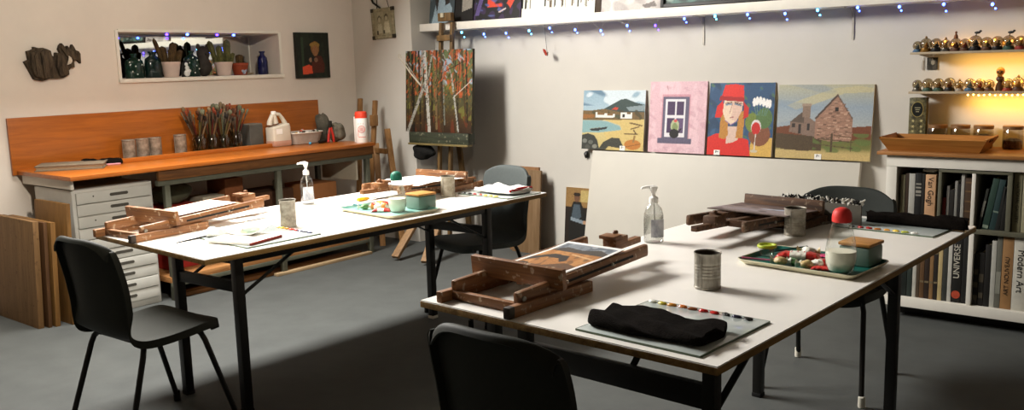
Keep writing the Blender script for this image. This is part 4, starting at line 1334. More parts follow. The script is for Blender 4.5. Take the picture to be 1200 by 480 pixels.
g = G(); g.ball((0, 0, 0.125), 0.07, (0.75, 0.75, 1.8), rough=0.16, sub=4, rot=(0.12, 0.0, 0)); tag(g.obj('stone', mat('dark grey stone', '#5a564a', rough=0.95, scale=12, second='#37332a', bump=0.7), None, (-6.13, 5.055, BZ)), 'tall dark stone standing behind the red-handled pliers', 'stone')
# canister
t = thing('wipes_canister', 'white canister with an orange-red lid and red ring emblem', 'canister', (-5.695, 5.105, BZ), 0.0)
g = G(); g.lathe([(0, 0), (0.048, 0), (0.050, 0.004), (0.050, 0.205), (0.047, 0.210), (0, 0.210)], seg=36); g.obj('canister_body', mat('canister white', '#e6e3dc', rough=0.4, var=0.02), t)
g = G(); g.lathe([(0, 0.207), (0.0515, 0.207), (0.0515, 0.240), (0.047, 0.258), (0.040, 0.262), (0, 0.262)], seg=36); g.obj('lid', mat('orange red plastic', '#e0432c', rough=0.4), t)
def on_can(x, z, r=0.0506):
    a = math.atan2(-0.66, 0.75) + x / r
    return (r * math.cos(a), r * math.sin(a), z)
g = G()
g.tube([on_can(0.028 * math.cos(2 * PI * k / 28), 0.115 + 0.028 * math.sin(2 * PI * k / 28)) for k in range(29)], 0.0024, 6, caps=False)
g.tube([on_can(0.017 * math.cos(2 * PI * k / 24), 0.115 + 0.017 * math.sin(2 * PI * k / 24)) for k in range(25)], 0.0014, 6, caps=False)
for dz in (-0.007, 0.0, 0.007):
    g.tube([on_can(-0.010 + 0.02 * k / 6, 0.115 + dz) for k in range(7)], 0.0018, 6)
g.tube([on_can(-0.029, 0.115), on_can(-0.030, 0.08), on_can(-0.031, 0.055)], 0.0022, 6)
g.tube([on_can(-0.031 + 0.066 * k / 10, 0.050) for k in range(11)], 0.0022, 6)
for k in range(3):
    g.tube([on_can(-0.030 + 0.02 * k, 0.160), on_can(-0.030 + 0.02 * k + 0.010, 0.162)], 0.0014, 6)
g.obj('red_emblem', mat('red print', '#c8402e', rough=0.5), t)
standalone('white_box', 'slim white carton standing behind the white canister', 'box', M_PAPER, (-5.80, 5.115, BZ), (-5.755, 5.165, BZ + 0.215))

# folded easel leaning in the corner
t = thing('folded_easel', 'folded wooden easel leaning in the corner past the workbench', 'easel', (-5.9, 5.45, 0))
off = Vector((-5.9, 5.45, 0))
def bar(name, m, a, b, w, h, parent=None):
    g = G(); g.span(Vector(a) - off, Vector(b) - off, w, h, bev=0.004)
    return g.obj(name, m, parent or t)
M_EZ = wood('raw easel wood', '#9a7144', '#6b4a28', axis='Z', rough=0.6)
bar('upright', M_EZ, (-6.10, 5.36, 0.0), (-6.22, 5.58, 1.29), 0.045, 0.028)
bar('upright', M_EZ, (-5.93, 5.33, 0.0), (-6.00, 5.56, 1.275), 0.045, 0.028)
bar('leg', M_EZ, (-5.56, 5.40, 0.0), (-5.80, 5.50, 1.03), 0.05, 0.028)
bar('leg', M_EZ, (-5.78, 5.36, 0.0), (-5.93, 5.48, 0.90), 0.05, 0.026)
bar('cross_bar', M_EZ, (-6.08, 5.47, 0.84), (-5.77, 5.455, 0.835), 0.026, 0.045)
bar('cross_bar', M_EZ, (-6.06, 5.42, 0.35), (-5.64, 5.40, 0.33), 0.024, 0.04)
g = G(); g.box(Vector((-5.965, 5.50, 1.10)) - off, (0.05, 0.06, 0.10), bev=0.006); g.obj('clamp', M_EZ, t)

# ------------------------------------------------------------------ left wall
# mirror in the niche
t = thing('mirror', 'long mirror set into the back of the wall niche', 'mirror', (NX, (NY0 + NY1) / 2, NZ0 + 0.008))
g = G(); g.box((-0.004, 0, 0.165), (0.008, NY1 - NY0 - 0.03, 0.33)); g.obj('mirror_glass', mat('mirror silver', '#d6d8d4', rough=0.02, metal=1.0, var=0), t)
g = G()
for z in (0.0, 0.330): g.box((0.0, 0, z), (0.012, NY1 - NY0 - 0.02, 0.010), bev=0.002)
for s in (-1, 1): g.box((0, s * (NY1 - NY0 - 0.03) / 2, 0.165), (0.012, 0.010, 0.33), bev=0.002)
g.obj('mirror_frame', M_WHITE, t)
SZ = NZ0 + 0.008
M_DKGREEN = mat('dark green glass', '#0f2a20', rough=0.12, spec=0.6, var=0.1)
M_DOT = mat('white enamel dot', '#dcdcd4', rough=0.5, var=0)
def flat_bottle(label, loc, w, h, d, neck, m, dots=(), patch=None):
    t = thing('glass_bottle', label, 'bottle', loc)
    g = G(); g.lathe([(0, 0), (w * 0.46, 0), (w * 0.5, 0.006), (w * 0.5, h * 0.55), (w * 0.44, h * 0.72), (neck, h * 0.84), (neck, h * 0.93), (neck * 1.35, h * 0.94), (neck * 1.35, h), (0, h)], seg=28, sx=d / w, sy=1.0)
    g.obj('bottle_body', m, t, angle=45)
    for (yy, zz) in dots:
        k = math.sqrt(max(0.05, 1 - (yy / (w * 0.5)) ** 2))
        g = G(); g.ball((d * 0.5 * k, yy, zz), 0.006, (0.5, 1, 1), sub=2); g.obj('painted_dot', M_DOT, t)
    return t
flat_bottle('dark green glass bottle with white dots at the left end of the niche', (-6.52, 3.595, SZ), 0.15, 0.185, 0.08, 0.022, M_DKGREEN,
            [(-0.05, 0.12), (-0.01, 0.09), (0.02, 0.135), (0.045, 0.10), (0.0, 0.03), (-0.035, 0.05)])
flat_bottle('plain dark green flask between the dotted bottle and the cactus pot', (-6.53, 3.755, SZ), 0.14, 0.20, 0.09, 0.026, mat('blackish green glass', '#0c1f1c', rough=0.15, spec=0.6))
flat_bottle('dark dotted bottle in the middle of the niche', (-6.55, 4.10, SZ), 0.14, 0.205, 0.08, 0.020, M_DKGREEN,
            [(-0.04, 0.11), (-0.01, 0.15), (0.03, 0.13), (0.02, 0.085), (0.045, 0.06), (0.0, 0.03)])
t = thing('ornament', 'black and white curly ornament left of the middle dotted bottle', 'ornament', (-6.49, 4.015, SZ))
g = G(); g.ball((0, 0, 0.028), 0.026, (0.6, 1.0, 1.05)); g.ball((0.0, 0.004, 0.068), 0.021, (0.55, 0.9, 1)); g.ball((0, 0.018, 0.046), 0.018, (0.5, 1.0, 0.8)); g.ball((0.0, -0.002, 0.098), 0.015, (0.55, 1, 1)); g.obj('white_body', M_DOT, t)
g = G(); g.tube([(-0.012, -0.03, 0.0), (-0.012, -0.034, 0.06), (-0.012, -0.022, 0.10), (-0.012, 0.0, 0.12), (-0.012, 0.028, 0.11)], [0.012, 0.013, 0.012, 0.012, 0.01], 10); g.obj('black_edge', M_INK, t)
t = thing('head_sculpture', 'dark grey head sculpture with ears in the middle of the niche', 'sculpture', (-6.58, 4.225, SZ))
M_CLAY = mat('dark clay', '#3a342c', rough=0.85, scale=16, second='#221d18', bump=0.4)
g = G(); g.ball((0, 0, 0.075), 0.075, (0.75, 0.9, 1.0), rough=0.05); g.ball((0, 0.005, 0.185), 0.055, (0.8, 1.0, 1.05), rough=0.04); g.tube([(0, 0, 0.11), (0, 0.003, 0.17)], [0.05, 0.04], 14); g.obj('figure_body', M_CLAY, t, angle=60)
for s in (-1, 1):
    g = G(); g.ball((0, s * 0.042 + 0.004, 0.236), 0.020, (0.5, 0.9, 1.3)); g.obj('ear', M_CLAY, t)
g = G(); g.ball((0.045, 0.004, 0.175), 0.014, (1, 0.8, 0.8)); g.obj('muzzle', M_CLAY, t)
M_CACT = mat('cactus skin', '#5b5a2c', rough=0.8, scale=40, second='#3b3c1e', bump=0.5)
M_CACT2 = mat('brown cactus skin', '#54401f', rough=0.85, scale=40, second='#33250f', bump=0.5)
M_POTW = mat('pinkish white pot', '#cbb5a8', rough=0.5, var=0.04)
M_TERRA = mat('terracotta pot', '#8f3d22', rough=0.7, var=0.08)
M_SOIL = mat('soil', '#2a2018', rough=1.0, scale=60, second='#120d09', bump=0.6)
def cactus_stem(p, h, r, lean, m, name, t, ribs=8):
    g = G()
    def fn(u, v):
        a = 2 * PI * u
        k = (1 - 0.15 * (1 - v) ** 2) * (math.sqrt(max(0.0, 1 - max(0, (v - 0.8) / 0.2) ** 2)))
        rr = r * max(k, 0.02) * (1 + 0.12 * math.cos(ribs * a))
        return (p[0] + rr * math.cos(a) + lean[0] * v * h, p[1] + rr * math.sin(a) + lean[1] * v * h, p[2] + h * v)
    vs = g.grid(fn, 32, 14, closed_u=True)
    return g.obj(name, m, t, angle=70)
def potted(label, loc, r, h, potm, stems, m, bands=None):
    t = thing('potted_cactus', label, 'cactus', loc)
    g = G(); g.lathe([(0, 0), (r * 0.72, 0), (r * 0.76, 0.004), (r * 0.97, h * 0.82), (r, h * 0.84), (r * 1.02, h), (r * 0.93, h), (r * 0.9, h * 0.86), (0, h * 0.86)], seg=32); p = g.obj('pot', potm, t, angle=40)
    g = G(); g.lathe([(0, h * 0.9), (r * 0.90, h * 0.88)], seg=24, caps=False); g.obj('soil', M_SOIL, p)
    for (x, y, hh, rr, lx, ly) in stems:
        cactus_stem((x, y, h * 0.86), hh, rr, (lx, ly), m, 'cactus_stem', t)
    return t
potted('brown cactus in the left pinkish-white pot of the niche', (-6.50, 3.885, SZ), 0.074, 0.118, M_POTW,
       [(-0.02, -0.03, 0.14, 0.026, 0, -0.15), (0.0, 0.02, 0.17, 0.026, 0.02, 0.06), (0.02, 0.045, 0.11, 0.022, 0.1, 0.25), (-0.02, -0.05, 0.20, 0.016, -0.05, -0.3), (0.03, -0.01, 0.12, 0.024, 0.1, 0)], M_CACT2)
potted('tall green cactus in the right pinkish-white pot of the niche', (-6.50, 4.36, SZ), 0.072, 0.110, M_POTW,
       [(0.01, 0.03, 0.20, 0.027, 0, 0.03), (0.0, -0.02, 0.15, 0.024, 0, -0.1), (-0.03, -0.045, 0.19, 0.022, 0, -0.3), (0.02, 0.055, 0.09, 0.018, 0, 0.3)], M_CACT)
t = potted('small round cactus in a terracotta pot in the niche', (-6.50, 4.515, SZ), 0.070, 0.100, M_TERRA, [(0, 0.0, 0.085, 0.030, 0, 0)], M_CACT2)
g = G()
for (yy, zz, r) in ((-0.008, 0.035, 0.017), (0.014, 0.036, 0.015), (0.0, 0.020, 0.016), (-0.018, 0.048, 0.006), (0.022, 0.048, 0.006)):
    g.ball((0.055, yy, zz), r, (0.35, 1, 0.8), sub=2)
g.obj('painted_flower', mat('pale blue enamel', '#b4bccc', rough=0.5, scale=60, second='#5e6880'), t)
M_COBALT = mat('cobalt glass', '#151844', rough=0.12, spec=0.6, var=0.1)
flat_bottle('cobalt blue bottle at the right end of the niche', (-6.50, 4.745, SZ), 0.088, 0.195, 0.085, 0.019, M_COBALT)
g = G(); g.lathe([(0, 0), (0.02, 0), (0.045, 0.014), (0.047, 0.018), (0.042, 0.018), (0.02, 0.006), (0, 0.006)], seg=24)
tag(g.obj('small_dish', mat('buff ceramic', '#a8957a', rough=0.5), None, (-6.55, 4.635, SZ)), 'small buff dish beside the cobalt blue bottle', 'dish')
# fairy lights of the niche
M_BLUE = mat('lit blue bulb', '#8fb0ff', var=0, emit='#3a5cff', estr=14.0)
M_BLUE2 = mat('lit violet bulb', '#9a8cff', var=0, emit='#4a2cff', estr=10.0)
M_CYAN = mat('lit pale blue bulb', '#9fd8ff', var=0, emit='#3fa8ff', estr=14.0)
M_WIRE = mat('clear wire', '#a9a59c', rough=0.4, var=0)
t = thing('fairy_lights', 'short string of blue fairy lights along the top of the niche', 'fairy lights', (-6.41, 4.1, NZ1 - 0.006))
g = G(); g.tube([(0, -0.66, 0), (0.0, -0.28, -0.004), (0, -0.09, 0), (0, 0.1, -0.004), (0, 0.28, 0), (0, 0.6, -0.004)], 0.0016, 6); g.obj('wire', M_WIRE, t)
for y, z, m in ((-0.28, -0.006, M_BLUE2), (-0.105, -0.004, M_BLUE), (0.16, -0.006, M_BLUE2), (0.315, -0.006, M_BLUE)):
    g = G(); g.ball((0, y, z), 0.011, (0.8, 1.2, 0.8), sub=2); g.obj('bulb', m, t)

# driftwood
t = thing('driftwood', 'jagged grey-brown piece of driftwood mounted high on the left wall', 'driftwood', (XL, 2.915, 1.66))
OUT = [(120, 215), (155, 200), (148, 135), (180, 128), (200, 118), (198, 103), (232, 112), (265, 110), (300, 122), (325, 135), (330, 170), (355, 190), (362, 147), (400, 155), (388, 122), (400, 90), (415, 75), (435, 100), (450, 128), (458, 95), (470, 112), (480, 125), (497, 85), (510, 105), (520, 130), (545, 140), (555, 160), (552, 235), (530, 212), (500, 205), (498, 265), (470, 268), (450, 285), (450, 320), (400, 345), (350, 350), (300, 345), (240, 365), (180, 350), (150, 280)]
K = 0.00088
def out2(pts):
    return [((x - 337) * K, -(y - 225) * K) for x, y in pts]
Mw = Matrix.Translation((0.004, 0, 0)) @ Matrix(((0, 0, 1), (1, 0, 0), (0, 1, 0))).to_4x4()
M_DRIFT = mat('weathered bark', '#5a4c3b', rough=0.98, scale=16, second='#1e1913', bump=1.0, bscale=45, stretch=(1, 2.5, 0.6))
g = G(); g.prism(out2(OUT), 0.035, Mw)
for (pts, d0, h) in (([(160, 210), (165, 150), (215, 130), (260, 125), (310, 150), (322, 260), (300, 335), (230, 345), (180, 330), (158, 270)], 0.03, 0.035),
                     ([(225, 150), (262, 125), (268, 240), (262, 350), (236, 340)], 0.06, 0.02),
                     ([(180, 170), (205, 140), (212, 250), (205, 335), (185, 320)], 0.06, 0.014),
                     ([(362, 165), (398, 165), (420, 210), (440, 270), (430, 320), (370, 335), (350, 260)], 0.03, 0.03),
                     ([(398, 110), (415, 82), (440, 125), (500, 140), (545, 165), (540, 205), (470, 210), (430, 165)], 0.03, 0.02)):
    g.prism(out2(pts), h, Mw @ Matrix.Translation((0, 0, d0)), bev=0.004)
o = g.obj('bark_body', M_DRIFT, t, angle=20)
g = G(); g.prism(out2([(425, 245), (440, 205), (445, 175), (462, 190), (468, 215), (455, 235)]), 0.008, Mw @ Matrix.Translation((0, 0, 0.058)))
g.obj('bare_wood_patch', mat('bare pale wood', '#cbbfae', rough=0.9), t)

# small dark portrait
P = Paint(70, 76, '#171b12')
P.blotch('#20281a', 2, 2, 0.3, 0.8, 3).rect(0.15, 0.25, 0.22, 0.9, '#2c3a28', 0.2)
P.poly([(0.42, 0.1), (0.45, 0.35), (0.6, 0.50), (0.75, 0.48), (0.84, 0.30), (0.82, 0.12)], '#4a1f12', 0.25)
P.ell(0.57, 0.66, 0.13, 0.15, '#7a5428', 0.2).ell(0.56, 0.73, 0.15, 0.06, '#8a6a30', 0.2).ell(0.57, 0.60, 0.09, 0.12, '#8a5f3c', 0.2)
P.ell(0.42, 0.40, 0.05, 0.05, '#8a6a50', 0.2).ell(0.58, 0.40, 0.06, 0.05, '#7d5a44', 0.2).rect(0.45, 0.36, 0.52, 0.45, '#0f0d0a')
P.poly([(0.16, 0.08), (0.46, 0.10), (0.45, 0.26), (0.36, 0.30), (0.17, 0.25)], '#c8492a', 0.12)
picture('small_painting', 'small dark painting of a bearded figure holding a cup, on the left wall', 'painting', P, 0.365, 0.395, 0.03, (XL + 0.034, 5.17, 1.49), (0, 0, PI / 2), edge='#1a1a14')

# hanging framed photograph on the pier
t = thing('framed_photograph', 'small tarnished framed photograph of two people hanging by a cord on the pier', 'picture', (-5.965, YC - 0.008, 1.955), (0, -0.04, 0))
M_FRAME = mat('tarnished frame', '#a39a7c', rough=0.6, scale=24, second='#6e664c')
g = G()
for s in (-1, 1):
    g.box((s * 0.125, 0, 0), (0.035, 0.018, 0.265), bev=0.003)
    g.box((0, 0, s * 0.118), (0.25, 0.018, 0.032), bev=0.003)
fr = g.obj('frame', M_FRAME, t)
for sx in (-1, 1):
    for sz in (-1, 1):
        g = G(); g.box((sx * 0.128, -0.002, sz * 0.120), (0.036, 0.020, 0.034), bev=0.004); g.obj('dark_corner', mat('dark metal corner', '#2f2a1e', rough=0.6), fr)
P = Paint(40, 40, '#8f886c')
P.blotch('#a39c80', 2, 2, 0.3, 0.7, 3).ell(0.3, 0.70, 0.11, 0.13, '#5a5440').ell(0.3, 0.66, 0.08, 0.1, '#a8a084').poly([(0.14, 0.1), (0.2, 0.5), (0.42, 0.5), (0.44, 0.1)], '#b0a98e', 0.15)
P.ell(0.7, 0.74, 0.12, 0.14, '#4e4936').ell(0.7, 0.70, 0.08, 0.1, '#a8a084').poly([(0.52, 0.1), (0.58, 0.56), (0.84, 0.56), (0.9, 0.1)], '#bdb698', 0.15).rect(0.12, 0.05, 0.2, 0.2, '#3f3a2a').rect(0.5, 0.06, 0.6, 0.22, '#4a4432')
picture('photograph', '', '', P, 0.22, 0.21, 0.004, (0, -0.004, -0.105), (0, 0, 0), edge='#6e664c', parent=t)
g = G(); g.tube([(-0.07, 0, 0.125), (-0.05, -0.003, 0.30), (-0.03, -0.002, 0.46)], 0.004, 6); g.tube([(0.085, 0, 0.13), (0.03, -0.003, 0.33), (-0.03, -0.002, 0.46)], 0.003, 6); g.obj('hanging_cord', mat('dark cord', '#241d14', rough=0.9), t)
t = thing('iron_ornament', 'black curled iron ornament hanging beside the framed photograph', 'ornament', (-6.08, YC - 0.012, 2.12))
g = G(); g.tube([(0.09 + 0.0, 0, -0.03), (0.06, 0, -0.015), (0.0, 0, 0.02), (-0.03, 0, 0.07), (-0.035, 0, 0.13), (0.0, 0, 0.19), (0.05, 0, 0.2)], [0.008, 0.009, 0.010, 0.010, 0.009, 0.008, 0.006], 8); g.obj('curl', M_BLACK, t)
g = G(); g.tube([(0.07, 0, 0.12), (0.05, 0, 0.10), (0.035, 0, 0.115), (0.04, 0, 0.14), (0.06, 0, 0.15), (0.075, 0, 0.13)], 0.009, 8); g.obj('inner_curl', M_BLACK, t)

# ------------------------------------------------------------------ studio easel with the forest canvas
t = thing('studio_easel', 'tall dark studio easel standing in the back left corner', 'easel', (-5.235, 5.60, 0))
off = Vector((-5.0, 5.35, 0))
M_SE = wood('grimy easel wood', '#7d6038', '#4d3a20', axis='Z', rough=0.6)
bar('upright', M_SE, (-5.082, 5.345, 0.02), (-5.092, 5.495, 1.93), 0.028, 0.035)
bar('upright', M_SE, (-4.955, 5.345, 0.02), (-4.965, 5.495, 1.93), 0.028, 0.035)
g = G(); g.box(Vector((-5.028, 5.485, 1.975)) - off, (0.15, 0.045, 0.07), bev=0.004); g.obj('top_clamp', M_SE, t)
g = G(); g.box(Vector((-5.028, 5.465, 1.80)) - off, (0.15, 0.05, 0.05), bev=0.004); g.obj('canvas_clamp', M_SE, t)
g = G(); g.box(Vector((-5.043, 5.455, 1.99)) - off, (0.035, 0.012, 0.035), bev=0.002); g.obj('clamp_plate', mat('pale plate', '#b5ab92', rough=0.6), t)
M_LED = wood('dark green ledge', '#3f4434', '#26281d', axis='X', rough=0.55, stain='#6e6c58')
g = G(); g.box(Vector((-5.02, 5.360, 0.957)) - off, (0.69, 0.085, 0.095), bev=0.004); l = g.obj('ledge', M_LED, t)
g = G(); g.box(Vector((-5.02, 5.335, 0.902)) - off, (0.69, 0.07, 0.016), bev=0.003); g.obj('ledge_lip', wood('ledge lip wood', '#8a7a4e', '#5d5030', axis='X'), l)
bar('brace', wood('pale brace wood', '#9a7a56', '#75583a', axis='Y', rough=0.65), (-5.0, 4.735, 0.03), (-5.075, 5.41, 0.62), 0.07, 0.03)
bar('brace', MATS['pale brace wood'], (-4.66, 4.735, 0.03), (-4.955, 5.41, 0.62), 0.07, 0.03)
bar('rear_leg', M_SE, (-5.02, 5.70, 0.0), (-5.02, 5.49, 1.60), 0.05, 0.026)
bar('cross_bar', M_SE, (-5.08, 5.375, 0.42), (-4.95, 5.375, 0.42), 0.025, 0.05)
P = Paint(150, 136, '#3a3420')
P.vgrad([(0, '#2e1e10'), (0.18, '#3f2c16'), (0.4, '#47452a'), (0.75, '#56582f'), (1, '#4d5a3a')], 0.25)
P.blotch('#8f4526', 5, 2, 0.35, 0.9, 5, (0, 0.42, 1, 1)).blotch('#8fa0b0', 6, 3, 0.75, 0.8, 9, (0, 0.5, 1, 1)).blotch('#6a6a2e', 4, 3, 0.5, 0.7, 13, (0, 0.15, 1, 0.7)).blotch('#a04e26', 7, 3, 0.7, 0.9, 17, (0.1, 0.45, 1, 0.95)).blotch('#5b2a14', 6, 2, 0.5, 0.8, 21, (0, 0, 1, 0.2))
r = random.Random(4)
for k in range(34):
    x = r.random(); w = r.uniform(0.008, 0.026)
    P.line((x + r.uniform(-.03, .03), r.uniform(0.0, 0.15)), (x + r.uniform(-.05, .05), 1.0), w, r.choice(['#1e170e', '#2b2012', '#3f2f1a', '#171309', '#4a3a22']), 0.3)
for (a, b, w, c) in (((0.03, 0.0), (0.30, 0.60), 0.040, '#8f8c82'), ((0.37, 0.0), (0.29, 1.0), 0.046, '#a5a298'), ((0.31, 0.48), (0.42, 1.0), 0.022, '#8a887e'), ((0.80, 0.02), (0.70, 0.70), 0.022, '#96958c'), ((0.70, 0.70), (0.56, 0.98), 0.012, '#85837a'),
                     ((0.60, 0.1), (0.57, 0.8), 0.018, '#6a6c62'), ((0.48, 0.05), (0.46, 0.9), 0.03, '#6a5638'), ((0.24, 0.60), (0.27, 1.0), 0.04, '#85837a')):
    P.line(a, b, w, c, 0.15)
    for q in range(14):
        s = r.random()
        px, py = a[0] + (b[0] - a[0]) * s, a[1] + (b[1] - a[1]) * s
        P.line((px - w * 0.4, py), (px + w * 0.1, py + 0.004), 0.006, '#2a2620', 0.1)
P.blotch('#a34a22', 16, 12, 0.75, 0.85, 31, (0, 0.45, 1, 1)).blotch('#2a2a14', 14, 10, 0.7, 0.8, 37, (0, 0.3, 1, 1)).blotch('#5c4a1c', 15, 12, 0.9, 0.8, 41, (0, 0.1, 1, 0.8)).blotch('#8f9aa0', 14, 9, 1.2, 0.8, 43, (0, 0.55, 1, 1))
P.line((0.0, 0.86), (0.30, 0.50), 0.014, '#a09d92').line((0.72, 0.42), (0.98, 0.62), 0.009, '#a8a698').line((0.6, 0.74), (0.9, 0.86), 0.008, '#1c1610')
picture('forest_painting', 'canvas of birch trunks in an orange autumn wood, standing on the studio easel', 'painting', P, 0.77, 0.695, 0.03, (-5.255, 5.572, 1.006), (-0.06, 0.0, 0.0), edge='#3a3422')
t = thing('twig', 'pale looped twig stuck across the left edge of the forest canvas', 'twig', (-5.635, 5.585, 1.62))
g = G(); g.tube([(0.22, -0.028, -0.22), (0.10, -0.03, -0.11), (0.0, -0.03, 0.0), (-0.035, -0.03, 0.03), (-0.03, -0.03, 0.055), (-0.008, -0.03, 0.05), (-0.004, -0.03, 0.02)], [0.007, 0.006, 0.005, 0.004, 0.003, 0.003, 0.003], 8); g.obj('twig_stem', mat('pale bark', '#b8ae9a', rough=0.9), t)
g = G(); g.tube([(0.10, -0.03, -0.11), (0.085, -0.034, -0.06)], [0.004, 0.002], 6); g.obj('side_shoot', MATS['pale bark'], t)
g = G(); g.ball((0, 0, 0.0), 0.09, (1.35, 0.55, 0.75), rough=0.12, sub=4)
tag(g.obj('black_bag', mat('black cloth', '#12110f', rough=0.95, var=0.2, scale=30, bump=0.4), None, (-5.47, 5.615, 0.83)), 'black cloth bag hanging under the left end of the studio easel ledge', 'bag')

# ------------------------------------------------------------------ high shelf on the back wall
SX0, SX1, SY, SB, ST = XC + 0.005, 0.6, 5.78, 1.868, 1.932
t = thing('wall_shelf', 'long white shelf running high along the back wall', 'shelf', ((SX0 + SX1) / 2, 5.88, SB))
g = G(); g.box((0, -0.0005, (ST - SB) / 2), (SX1 - SX0, 0.199, ST - SB), bev=0.003); g.obj('shelf_board', M_WHITE, t)
M_BRK = mat('grey bracket steel', '#aaa498', rough=0.5, metal=0.3)
for x in (-2.985, -1.93, -4.2, -0.9):
    xx = x - (SX0 + SX1) / 2
    if x == -4.2: continue
    g = G(); g.box((xx, 0.096, -0.102), (0.014, 0.005, 0.204)); g.box((xx, 0.015, -0.003), (0.016, 0.16, 0.006)); g.span((xx, 0.093, -0.06), (xx, 0.03, -0.006), 0.004, 0.004); g.obj('bracket', M_BRK, t)
# pictures on the shelf
def shelf_pic(name, label, P, x0, x1, H, edge='#14120f', y=5.845, lean=-0.13, D=0.022, frame=None):
    o = picture(name, label, 'painting', P, x1 - x0, H, D, ((x0 + x1) / 2, y, ST + (0.003 if lean else 0)), (lean, 0, 0), edge=edge)
    if frame:
        g = G()
        w = frame[0]
        for s in (-1, 1):
            g.box((s * ((x1 - x0) / 2 - w / 2), -0.004, H / 2), (w, 0.03, H), bev=0.003)
        g.box((0, -0.004, w / 2), (x1 - x0 - 2 * w, 0.03, w), bev=0.003); g.box((0, -0.004, H - w / 2), (x1 - x0 - 2 * w, 0.03, w), bev=0.003)
        g.obj('frame', frame[1], o)
    return o
M_BFRAME = mat('black frame', '#15130f', rough=0.5); M_BRFRAME = mat('dark brown frame', '#3a2a1a', rough=0.5)
P = Paint(60, 90, '#3f4a4e')
P.blotch('#58666a', 2, 2, 0.3, 0.8, 2).poly([(0.1, 0.0), (0.25, 0.42), (0.42, 0.5), (0.75, 0.46), (0.9, 0.3), (0.95, 0.0)], '#8ea2ac', 0.15).poly([(0.3, 0.2), (0.42, 0.75), (0.3, 0.9), (0.2, 0.5)], '#2a2420', 0.2).ell(0.5, 0.7, 0.17, 0.17, '#a88a74', 0.1).poly([(0.62, 0.35), (0.6, 0.85), (0.75, 0.8), (0.8, 0.4)], '#2a2420', 0.2)
P.line((0.55, 0.06), (0.62, 0.16), 0.02, '#1c2a3a').line((0.65, 0.05), (0.70, 0.18), 0.02, '#1c2a3a').line((0.78, 0.06), (0.80, 0.16), 0.02, '#1c2a3a')
shelf_pic('portrait_painting', 'black-edged portrait in a pale blue dress, leftmost picture on the high shelf', P, -5.565, -5.275, 0.42)
P = Paint(40, 60, '#1a1714')
P.poly([(0.35, 0.2), (0.95, 0.28), (0.95, 1), (0.4, 1)], '#8d877c', 0.2).poly([(0.0, 0), (0.4, 0), (0.35, 1), (0, 1)], '#171411', 0.2)
shelf_pic('abstract_painting', 'narrow black and grey picture beside the pale blue portrait', P, -5.265, -5.06, 0.40)
P = Paint(100, 80, '#1d1a1c')
P.blotch('#3a2a4a', 3, 3, 0.2, 0.8, 5).blotch('#d0442a', 2, 2, 0.45, 0.95, 11, (0.3, 0.25, 1, 1)).blotch('#4f5a8a', 3, 4, 0.7, 0.9, 8, (0.05, 0.0, 0.7, 0.7)).ell(0.6, 0.62, 0.12, 0.22, '#d84a30', 0.2).ell(0.6, 0.4, 0.06, 0.06, '#2a201e', 0.2).poly([(0.78, 0.2), (0.96, 0.55), (0.86, 0.6), (0.7, 0.3)], '#c8452e', 0.2).line((0.55, 0.14), (0.68, 0.20), 0.03, '#b8a8a8').poly([(0.03, 0.1), (0.15, 0.55), (0.22, 0.5), (0.12, 0.1)], '#57497a', 0.2)
shelf_pic('abstract_painting', 'dark abstract in red and purple on the high shelf', P, -5.05, -4.545, 0.42)
P = Paint(140, 80, '#e0dcd0')
r = random.Random(9)
for k in range(38):
    x = r.random(); w = r.uniform(0.008, 0.03); b = r.uniform(0.12, 0.42)
    P.line((x, b), (x + r.uniform(-.02, .02), 1.0), w, r.choice(['#2a2620', '#4a4436', '#15130f', '#6e6858', '#8a8676', '#5a4630']), 0.3)
for k in range(24):
    x = r.random()
    P.line((x, r.uniform(.3, .9)), (x + r.uniform(-.05, .05), r.uniform(.3, .9)), 0.006, '#e8e4da', 0.1)
shelf_pic('birch_painting', 'black and white painting of winter tree trunks on the high shelf', P, -4.535, -3.83, 0.42, edge='#2c261c', frame=None)
standalone('picture_frame', 'dark brown frame edge standing beside the winter tree painting', 'frame', M_BRFRAME, (-3.825, 5.85, ST), (-3.775, 5.965, ST + 0.45))
P = Paint(60, 60, '#b9b2ac')
P.blotch('#cfc8c2', 1, 1, 0.2, 0.8, 3).blotch('#9a928e', 2, 1, 0.6, 0.7, 6).poly([(0.75, 0.02), (0.95, 0.05), (0.9, 0.14), (0.7, 0.08)], '#6a625e', 0.2)
shelf_pic('pale_painting', 'pale misty grey unframed picture on the high shelf', P, -3.77, -3.265, 0.40, edge='#a8a09a')
P = Paint(120, 70, '#3a4a44')
P.blotch('#5a7a72', 2, 2, 0.2, 0.8, 3).blotch('#24302a', 3, 2, 0.3, 0.8, 5).blotch('#8a9a90', 4, 3, 0.8, 0.8, 7).blotch('#4a3a2e', 2, 4, 0.6, 0.8, 12, (0.4, 0, 1, 1)).blotch('#8f6a4a', 5, 4, 0.9, 0.7, 15, (0.5, 0, 1, 0.8))
shelf_pic('landscape_painting', 'dark framed teal and brown landscape on the high shelf', P, -3.255, -2.30, 0.46, frame=(0.025, M_BFRAME))
P = Paint(70, 60, '#b7b04a')
P.blotch('#8fae2e', 2, 2, 0.2, 0.8, 3).ell(0.4, 0.6, 0.2, 0.25, '#c0402a', 0.2).ell(0.65, 0.7, 0.1, 0.2, '#d8a070', 0.2)
shelf_pic('bright_painting', 'lime green and red picture on the right part of the high shelf', P, -2.24, -1.75, 0.42, edge='#d0c8a0')
P = Paint(80, 60, '#6a4a34')
P.blotch('#8f5a3a', 2, 3, 0.2, 0.8, 3).blotch('#3a2a1e', 3, 2, 0.5, 0.8, 5).blotch('#b5a58e', 4, 2, 0.8, 0.8, 9)
shelf_pic('brown_painting', 'brown painting right of the lime green one on the high shelf', P, -1.70, -1.05, 0.44, edge='#2a2018')
P = Paint(80, 60, '#8a8272')
